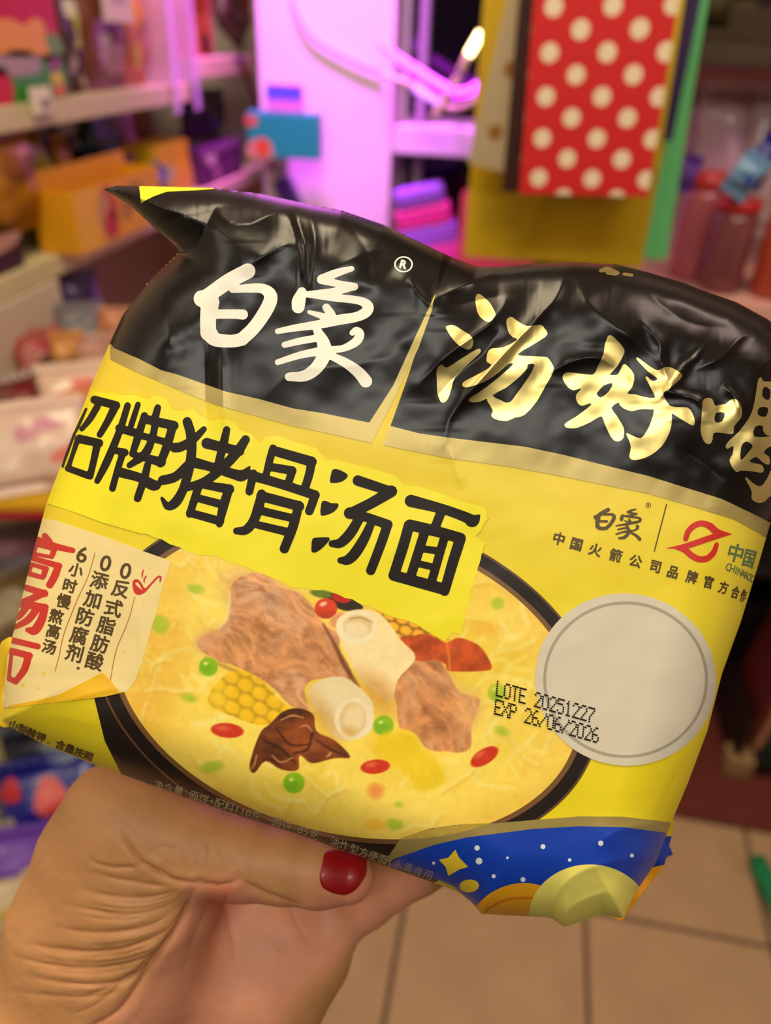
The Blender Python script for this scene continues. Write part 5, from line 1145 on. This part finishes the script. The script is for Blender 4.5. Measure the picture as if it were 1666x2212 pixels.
# ---------------------------------------------------------------- gift bags
def dots_mat(name, base, dot, px_, pz, r, ox=0.0, oz=0.0):
    m = mat(name, base, 0.55); nt = m.node_tree; b = nt.nodes['Principled BSDF']; N = nt.nodes.new; Lk = nt.links.new
    tc = N('ShaderNodeTexCoord'); sp = N('ShaderNodeSeparateXYZ'); Lk(tc.outputs['Object'], sp.inputs[0])
    def M(op, a, v=None, v2=None):
        n = N('ShaderNodeMath'); n.operation = op
        for i, q in enumerate((a, v, v2)):
            if q is None: continue
            if isinstance(q, (int, float)): n.inputs[i].default_value = q
            else: Lk(q, n.inputs[i])
        return n.outputs[0]
    def lattice(dx, dz):
        fx = M('SUBTRACT', M('FRACT', M('ADD', M('DIVIDE', M('ADD', sp.outputs[0], dx), px_), 50.0)), 0.5); fz = M('SUBTRACT', M('FRACT', M('ADD', M('DIVIDE', M('ADD', sp.outputs[2], dz), pz), 50.0)), 0.5)
        X = M('MULTIPLY', fx, px_); Z = M('MULTIPLY', fz, pz)
        return M('SQRT', M('ADD', M('MULTIPLY', X, X), M('MULTIPLY', Z, Z)))
    d = M('MINIMUM', lattice(ox, oz), lattice(ox + px_ / 2, oz + pz / 2))
    k = M('LESS_THAN', d, r); mx = N('ShaderNodeMix'); mx.data_type = 'RGBA'
    c0, c1 = lin(base), lin(dot); mx.inputs[6].default_value = (*c0, 1); mx.inputs[7].default_value = (*c1, 1); Lk(k, mx.inputs[0]); Lk(mx.outputs[2], b.inputs['Base Color'])
    return m
def gift_bag(label, x0, x1, z0, z1, y, d, m, m_in, rope, lean=0.0):
    w_, h = x1 - x0, z1 - z0
    r = empty('gift_bag', ((x0 + x1) / 2, y, z0)); r.rotation_euler = (0, lean, 0); tag(r, label, 'gift bag', None)
    t = 0.0012
    box('front_panel', (-w_ / 2, w_ / 2, -t, 0, 0, h), m, r, 0.0004); box('back_panel', (-w_ / 2, w_ / 2, d, d + t, 0, h), m, r, 0.0004); box('base', (-w_ / 2, w_ / 2, 0.0001, d - 0.0001, 0, t), m, r)
    for s in (-1, 1):                                                  # gusseted sides with the inward fold
        bm = bmesh.new(); q = [(s * w_ / 2, 0, 0), (s * (w_ / 2 - 0.25 * d), d / 2, 0), (s * w_ / 2, d, 0)]
        lo = [bm.verts.new(p) for p in q]; hi = [bm.verts.new((p[0], p[1], h)) for p in q]
        for a in range(2): bm.faces.new((lo[a], lo[a + 1], hi[a + 1], hi[a]))
        me = bpy.data.meshes.new('gusset'); bm.to_mesh(me); bm.free(); g = link('gusset', me, m, r); md = g.modifiers.new('thick', 'SOLIDIFY'); md.thickness = t; md.offset = 0
    for yy in (-t - 0.001, d + t + 0.001):
        tube('handle', [np.array([-w_ * 0.2, yy, h - 0.02]), np.array([-w_ * 0.18, yy, h + 0.05]), np.array([0, yy + (d / 2 - yy) * 0.9, h + 0.105]), np.array([w_ * 0.18, yy, h + 0.05]), np.array([w_ * 0.2, yy, h - 0.02])], 0.0022, rope, r, 5, 6)
    return r
rope_w = cmat((220, 210, 190), 0.7); rope_r = cmat((150, 30, 30), 0.7)
def bagbox(px0, py1, px1, y): a = ony(px0, py1, y); b = ony(px1, py1, y); return a[0], b[0], (a[2] + b[2]) / 2
x0, x1, z0 = bagbox(1122, 422, 1400, 1.03)
rb = gift_bag('red paper gift bag with cream polka dots, in front', x0, x1, z0, z0 + 0.235, 1.03, 0.035, dots_mat('red_polka', (206, 26, 28), (236, 214, 180), 0.0631, 0.0436, 0.0099, 0.086, 0.0028), None, rope_r, -0.045)
x0, x1, z0 = bagbox(1086, 408, 1320, 1.075)
gift_bag('dark maroon gift bag right behind the polka dot one', x0, x1, z0 - 0.006, z0 + 0.26, 1.075, 0.03, cmat((56, 22, 16), 0.5), None, rope_r, -0.02)
x0, x1, z0 = bagbox(1010, 372, 1200, 1.13)
gift_bag('beige gift bag with big gold dots peeking out at the left', x0, x1, z0, z0 + 0.34, 1.113, 0.02, dots_mat('beige_gold', (186, 164, 128), (150, 96, 30), 0.40, 0.072, 0.0095, 0.233, -0.0075), None, rope_w, 0.17)
x0, x1, z0 = bagbox(1003, 560, 1388, 1.18)
gift_bag('large plain yellow gift bag behind the others', x0, x1, z0 - 0.004, z0 + 0.40, 1.18, 0.045, cmat((206, 168, 4), 0.5), None, rope_w, -0.012)
x0, x1, z0 = bagbox(1250, 362, 1422, 1.142)
gift_bag('smaller yellow gift bag at the right of the polka dots', x0, x1, z0, z0 + 0.26, 1.144, 0.007, cmat((216, 184, 8), 0.5), None, rope_w, -0.05)
x0, x1, z0 = bagbox(1300, 300, 1452, 1.16)
gift_bag('narrow indigo gift bag edge beside the green one', x0, x1, z0, z0 + 0.20, 1.160, 0.008, cmat((50, 26, 76), 0.5), None, rope_w, 0.0)
x0, x1, z0 = bagbox(1290, 556, 1440, 1.245)
gift_bag('mint green gift bag, rightmost in the hanging row', x0, x1, z0 - 0.002, z0 + 0.40, 1.245, 0.05, cmat((112, 216, 132), 0.5), None, rope_w, -0.06)
x0, x1, z0 = bagbox(985, 610, 1150, 1.90); z0 = 0.8905
gift_bag('coral pink gift bag with its foot below the yellow bag', x0, x1, z0, z0 + 0.20, 1.87, 0.06, cmat((216, 80, 100), 0.45), None, rope_r, 0.0)
hr = empty('hanging_rail', (0.05, 1.13, 1.70)); tag(hr, 'chrome rail from which the gift bags hang', 'rail')
m_chrome = mat('chrome', (200, 200, 205), 0.15, metal=1.0)
tube('bar', [np.array([-0.25, 0.15, 0]), np.array([0.35, 0.15, 0])], 0.008, m_chrome, hr)
for xx in (-0.22, 0.0, 0.3): tube('hook', [np.array([xx, 0.15, 0]), np.array([xx, -0.05, -0.02]), np.array([xx, -0.16, -0.06])], 0.003, m_chrome, hr)
for xx in (-0.24, 0.34): tube('hanger', [np.array([xx, 0.15, 0]), np.array([xx, 0.15, 1.0])], 0.004, m_chrome, hr)

# ---------------------------------------------------------------- right: shelves with jars and clear bags
ru = empty('display_shelf', (0.8, 1.5, 0)); tag(ru, 'pink lit shelf unit on the right with dark cabinet below', 'shelving')
def rb_(name, b, m, bev=0.002, label=None):
    o = box(name, (b[0] - 0.8, b[1] - 0.8, b[2] - 1.5, b[3] - 1.5, b[4], b[5]), m, ru, bev)
    if label: o['label'] = label
    return o
m_pink = mat('pink_board', (214, 160, 146), rough=0.45); m_dark = mat('dark_laminate', (20, 14, 14), rough=0.5)
SZ = 1.052
rb_('shelf_board', (0.185, 1.45, 1.30, 1.75, SZ - 0.035, SZ), m_pink, label='pale pink shelf board'); rb_('back_panel', (0.185, 1.45, 1.74, 1.76, 0.0, 1.371), mat('pink_panel', (196, 140, 150), 0.6)); rb_('back_panel', (0.185, 1.45, 1.74, 1.76, 1.401, 1.9), mat('brown_panel', (60, 44, 30), 0.6), label='dark brown upper back panel')
rb_('shelf_board', (0.185, 1.45, 1.42, 1.74, 1.372, 1.40), mat('brown_board', (64, 46, 30), 0.6), label='dark brown upper shelf board')
rb_('side_panel', (0.185, 0.20, 1.34, 1.74, 0.55, SZ - 0.036), m_dark); rb_('cabinet_back', (0.20, 1.45, 1.70, 1.72, 0.0, SZ - 0.036), m_dark); rb_('shelf_board', (0.30, 1.45, 1.36, 1.70, 0.50, 0.52), m_dark)
rb_('side_panel', (1.44, 1.45, 1.34, 1.74, 0.0, SZ - 0.036), m_dark)
def jar(label, x, y, r, h, body, lid):
    j = empty('lidded_jar', (x, y, SZ)); tag(j, label, 'jar', None)
    prof_ = [(0, 0.001), (r * 0.9, 0.001), (r, 0.008), (r, h * 0.78), (r * 0.86, h * 0.86)]
    lidp = [(r * 0.95, h * 0.86), (r * 0.98, h * 0.88), (r * 0.98, h * 0.99), (r * 0.9, h), (0, h)]
    for nm, pr, m in (('glass_body', prof_, mat('jar_%d_%d_%d' % body, body, 0.2, spec=0.6)), ('lid', lidp, cmat(lid, 0.35))):
        bm = bmesh.new(); n = 24; R = []
        for q, z in pr: R.append([bm.verts.new((max(q, 1e-4) * math.cos(k * 2 * math.pi / n), max(q, 1e-4) * math.sin(k * 2 * math.pi / n), z)) for k in range(n)])
        for A, B in zip(R[:-1], R[1:]):
            for k in range(n): bm.faces.new((A[k], A[(k + 1) % n], B[(k + 1) % n], B[k]))
        bm.faces.new(R[-1]); bm.faces.new(R[0][::-1]); bmesh.ops.recalc_face_normals(bm, faces=bm.faces)
        me = bpy.data.meshes.new(nm); bm.to_mesh(me); bm.free()
        for f in me.polygons: f.use_smooth = True
        link(nm, me, m, j)
    return j
def ry(px, py, y): return ony(px, py, y)
q = ry(1580, 560, 1.36); jar('clear jar of dark red sweets with a red lid', q[0] - 0.006, 1.37, 0.033, 0.145, (120, 62, 66), (190, 36, 40))
q = ry(1655, 560, 1.36); jar('jar of orange red sweets with a scarlet lid at the frame edge', q[0] + 0.024, 1.36, 0.037, 0.15, (168, 60, 40), (206, 52, 30))
q = ry(1505, 560, 1.42); jar('pink jar with a red lid beside the mint bag', q[0] - 0.004, 1.44, 0.034, 0.17, (186, 96, 106), (196, 50, 56))
pillow_bag('clear_bag', 'clear cellophane bag of pale beads behind the jars', 'clear bag', (ry(1590, 250, 1.57)[0], 1.57, SZ + 0.150), 0.13, 0.265, 0.08, (0, 0, 0.1), (232, 200, 208), [(-0.2, 0.2, 0.5, 0.4, (196, 150, 178)), (0.3, -0.4, 0.4, 0.4, (226, 184, 190))], seed=61, rough=0.15, alpha=0.62)
pillow_bag('clear_bag', 'crinkled clear bag with a highlight at the right edge', 'clear bag', (ry(1672, 270, 1.53)[0], 1.53, SZ + 0.150), 0.10, 0.265, 0.07, (0, 0, -0.2), (206, 180, 186), [(0.0, 0.4, 0.4, 0.3, (150, 126, 120))], seed=62, rough=0.12, alpha=0.6)
pillow_bag('clear_bag', 'lilac tinted bag with a dark badge beside the mint bag', 'clear bag', (ry(1505, 270, 1.58)[0], 1.58, SZ + 0.150), 0.085, 0.265, 0.06, (0, 0, 0.2), (190, 146, 176), [(0.1, -0.2, 0.3, 0.22, (76, 40, 84)), (0.1, -0.55, 0.4, 0.2, (126, 116, 126))], seed=63, rough=0.15, alpha=0.62)
pillow_bag('wrapped_sweet', 'deep blue wrapped sweet on top of the jars', 'wrapped sweet', ry(1648, 350, 1.36), 0.035, 0.055, 0.02, (0, 0.3, 0), (10, 20, 130), [], seed=64)
pillow_bag('wrapped_sweet', 'sky blue wrapped sweet between the jar lids', 'wrapped sweet', ry(1612, 378, 1.33), 0.045, 0.04, 0.02, (0, 0.5, 0), (110, 150, 190), [(0.3, -0.2, 0.4, 0.4, (40, 60, 150))], seed=65)
pillow_bag('wrapped_sweet', 'violet wrapped sweet beside the mint bag', 'wrapped sweet', ry(1488, 375, 1.38), 0.03, 0.03, 0.015, (0, 0.2, 0), (110, 60, 160), [], seed=66)
for k, (px, c, lab) in enumerate([(1530, (70, 58, 34), 'olive brown bag on the upper right shelf'), (1610, (86, 72, 40), 'khaki bag on the upper right shelf'), (1668, (40, 30, 34), 'blackish bag at the right end of the upper shelf')]):
    g = ry(px, 40, 1.50); pillow_bag('snack_bag', lab, 'snack bag', (g[0], 1.50, 1.40 + 0.085), 0.066, 0.13, 0.05, (0, 0, 0.1), c, [(0, 0.2, 0.5, 0.4, tuple(int(v * 1.25) for v in c))], seed=70 + k)

# ---------------------------------------------------------------- right: floor display
fd = empty('floor_crate', (0.72, 1.40, 0)); tag(fd, 'low black crate with a tan foot on the floor at the right', 'crate')
m_bk = mat('black_wood', (16, 14, 12), 0.5); m_tan = mat('tan_foot', (150, 120, 80), 0.6)
box('base', (-0.13, 0.30, -0.10, 0.16, 0.012, 0.05), m_bk, fd, 0.003); box('side_panel', (-0.13, -0.118, -0.10, 0.16, 0.051, 0.16), m_bk, fd, 0.002); box('back_panel', (-0.117, 0.30, 0.148, 0.16, 0.051, 0.3), m_bk, fd, 0.002)
box('foot', (-0.145, -0.085, -0.115, -0.06, 0.0, 0.055), m_tan, fd, 0.006)
for k, (xx, c, hh, lab) in enumerate([(-0.10, (96, 30, 26), 0.33, 'thin dark red book leaning at the left of the crate'), (-0.078, (170, 120, 90), 0.31, 'tan book beside the dark red one'), (-0.05, (20, 70, 50), 0.32, 'dark green book in the crate'), (-0.018, (196, 176, 160), 0.28, 'whitish book in the crate'), (0.015, (160, 70, 90), 0.29, 'rose book in the crate'), (0.05, (40, 34, 30), 0.30, 'black book in the crate')]):
    bkx = empty('book', (0.72 + xx, 1.42, 0.0505)); bkx.rotation_euler = (0, 0.10, 0); tag(bkx, lab, 'book', None)
    box('cover', (-0.009, 0.009, -0.09, 0.09, 0, hh), cmat(c, 0.5), bkx, 0.002); box('page_block', (-0.007, 0.007, -0.088, 0.0915, 0.003, hh + 0.0004), cmat((206, 190, 160), 0.8), bkx)
gp = empty('green_paddle', (0, 0, 0)); tag(gp, 'green plastic handle lying on the floor tiles', 'handle'); 
g0 = onz(1640, 1868, 0.02); g1 = onz(1690, 1975, 0.02); gp.location = g0; dlt = g1 - g0
tube('grip', [np.zeros(3), dlt * 0.5, dlt, dlt * 1.6], 0.019, cmat((16, 130, 80), 0.4), gp); tube('end_cap', [-dlt * 0.12, -dlt * 0.01], 0.017, cmat((14, 116, 70), 0.4), gp)
tube('rod', [dlt * 1.61, dlt * 3.0], 0.006, cmat((40, 40, 40), 0.4), gp)

mt = empty('floor_mat', (0.62, 1.45, 0)); tag(mt, 'dark red mat on the floor tiles under the black crate', 'mat')  # thin sheet added where the floor turns dark red
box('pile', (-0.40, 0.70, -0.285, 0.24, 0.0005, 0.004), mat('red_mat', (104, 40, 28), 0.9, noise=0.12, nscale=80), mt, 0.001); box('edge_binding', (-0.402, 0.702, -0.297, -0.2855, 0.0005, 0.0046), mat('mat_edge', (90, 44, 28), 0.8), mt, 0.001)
fd.location.z = 0.0046
for o in list(COL.objects):
    if o.parent is None and o.name.split('.')[0] == 'book': o.location.z += 0.0066

# ---------------------------------------------------------------- let the bags settle: no bag runs into its neighbours or its shelf
from mathutils.bvhtree import BVHTree
bpy.context.view_layer.update()
def tree_of(root, names=None):
    V, Q = [], []
    for o in [root] + list(root.children_recursive):
        if o.type != 'MESH' or (names and not o.name.startswith(names)): continue
        k = len(V); V += [o.matrix_world @ v.co for v in o.data.vertices]; Q += [[k + i for i in p.vertices] for p in o.data.polygons]
    return BVHTree.FromPolygons(V, Q)
tops = [o for o in COL.objects if o.parent is None]
soft = [o for o in tops if o.name.split('.')[0] in ('snack_bag', 'sweet_bag', 'clear_bag', 'wrapped_sweet')]
near = lambda a, b: (a.location - b.location).length < 0.45
placed = [(o, tree_of(o)) for o in tops if o.get('category') and o not in soft and o.name.split('.')[0] not in ('noodle_packet', 'hand', 'gift_bag', 'neon_tube', 'wall_cable', 'floor_mat', 'book')]
for o in soft:
    for step in range(12):
        t = tree_of(o)
        if not any((b.name in ('shelving_unit', 'display_shelf') or near(o, b)) and t.overlap(bt) for b, bt in placed): break
        if step % 3 == 2: o.scale = o.scale * 0.94
        elif o.location.x < -0.3: o.location.x += 0.005; o.location.z += 0.003
        else: o.location.z += 0.003
        bpy.context.view_layer.update()
    placed.append((o, t))
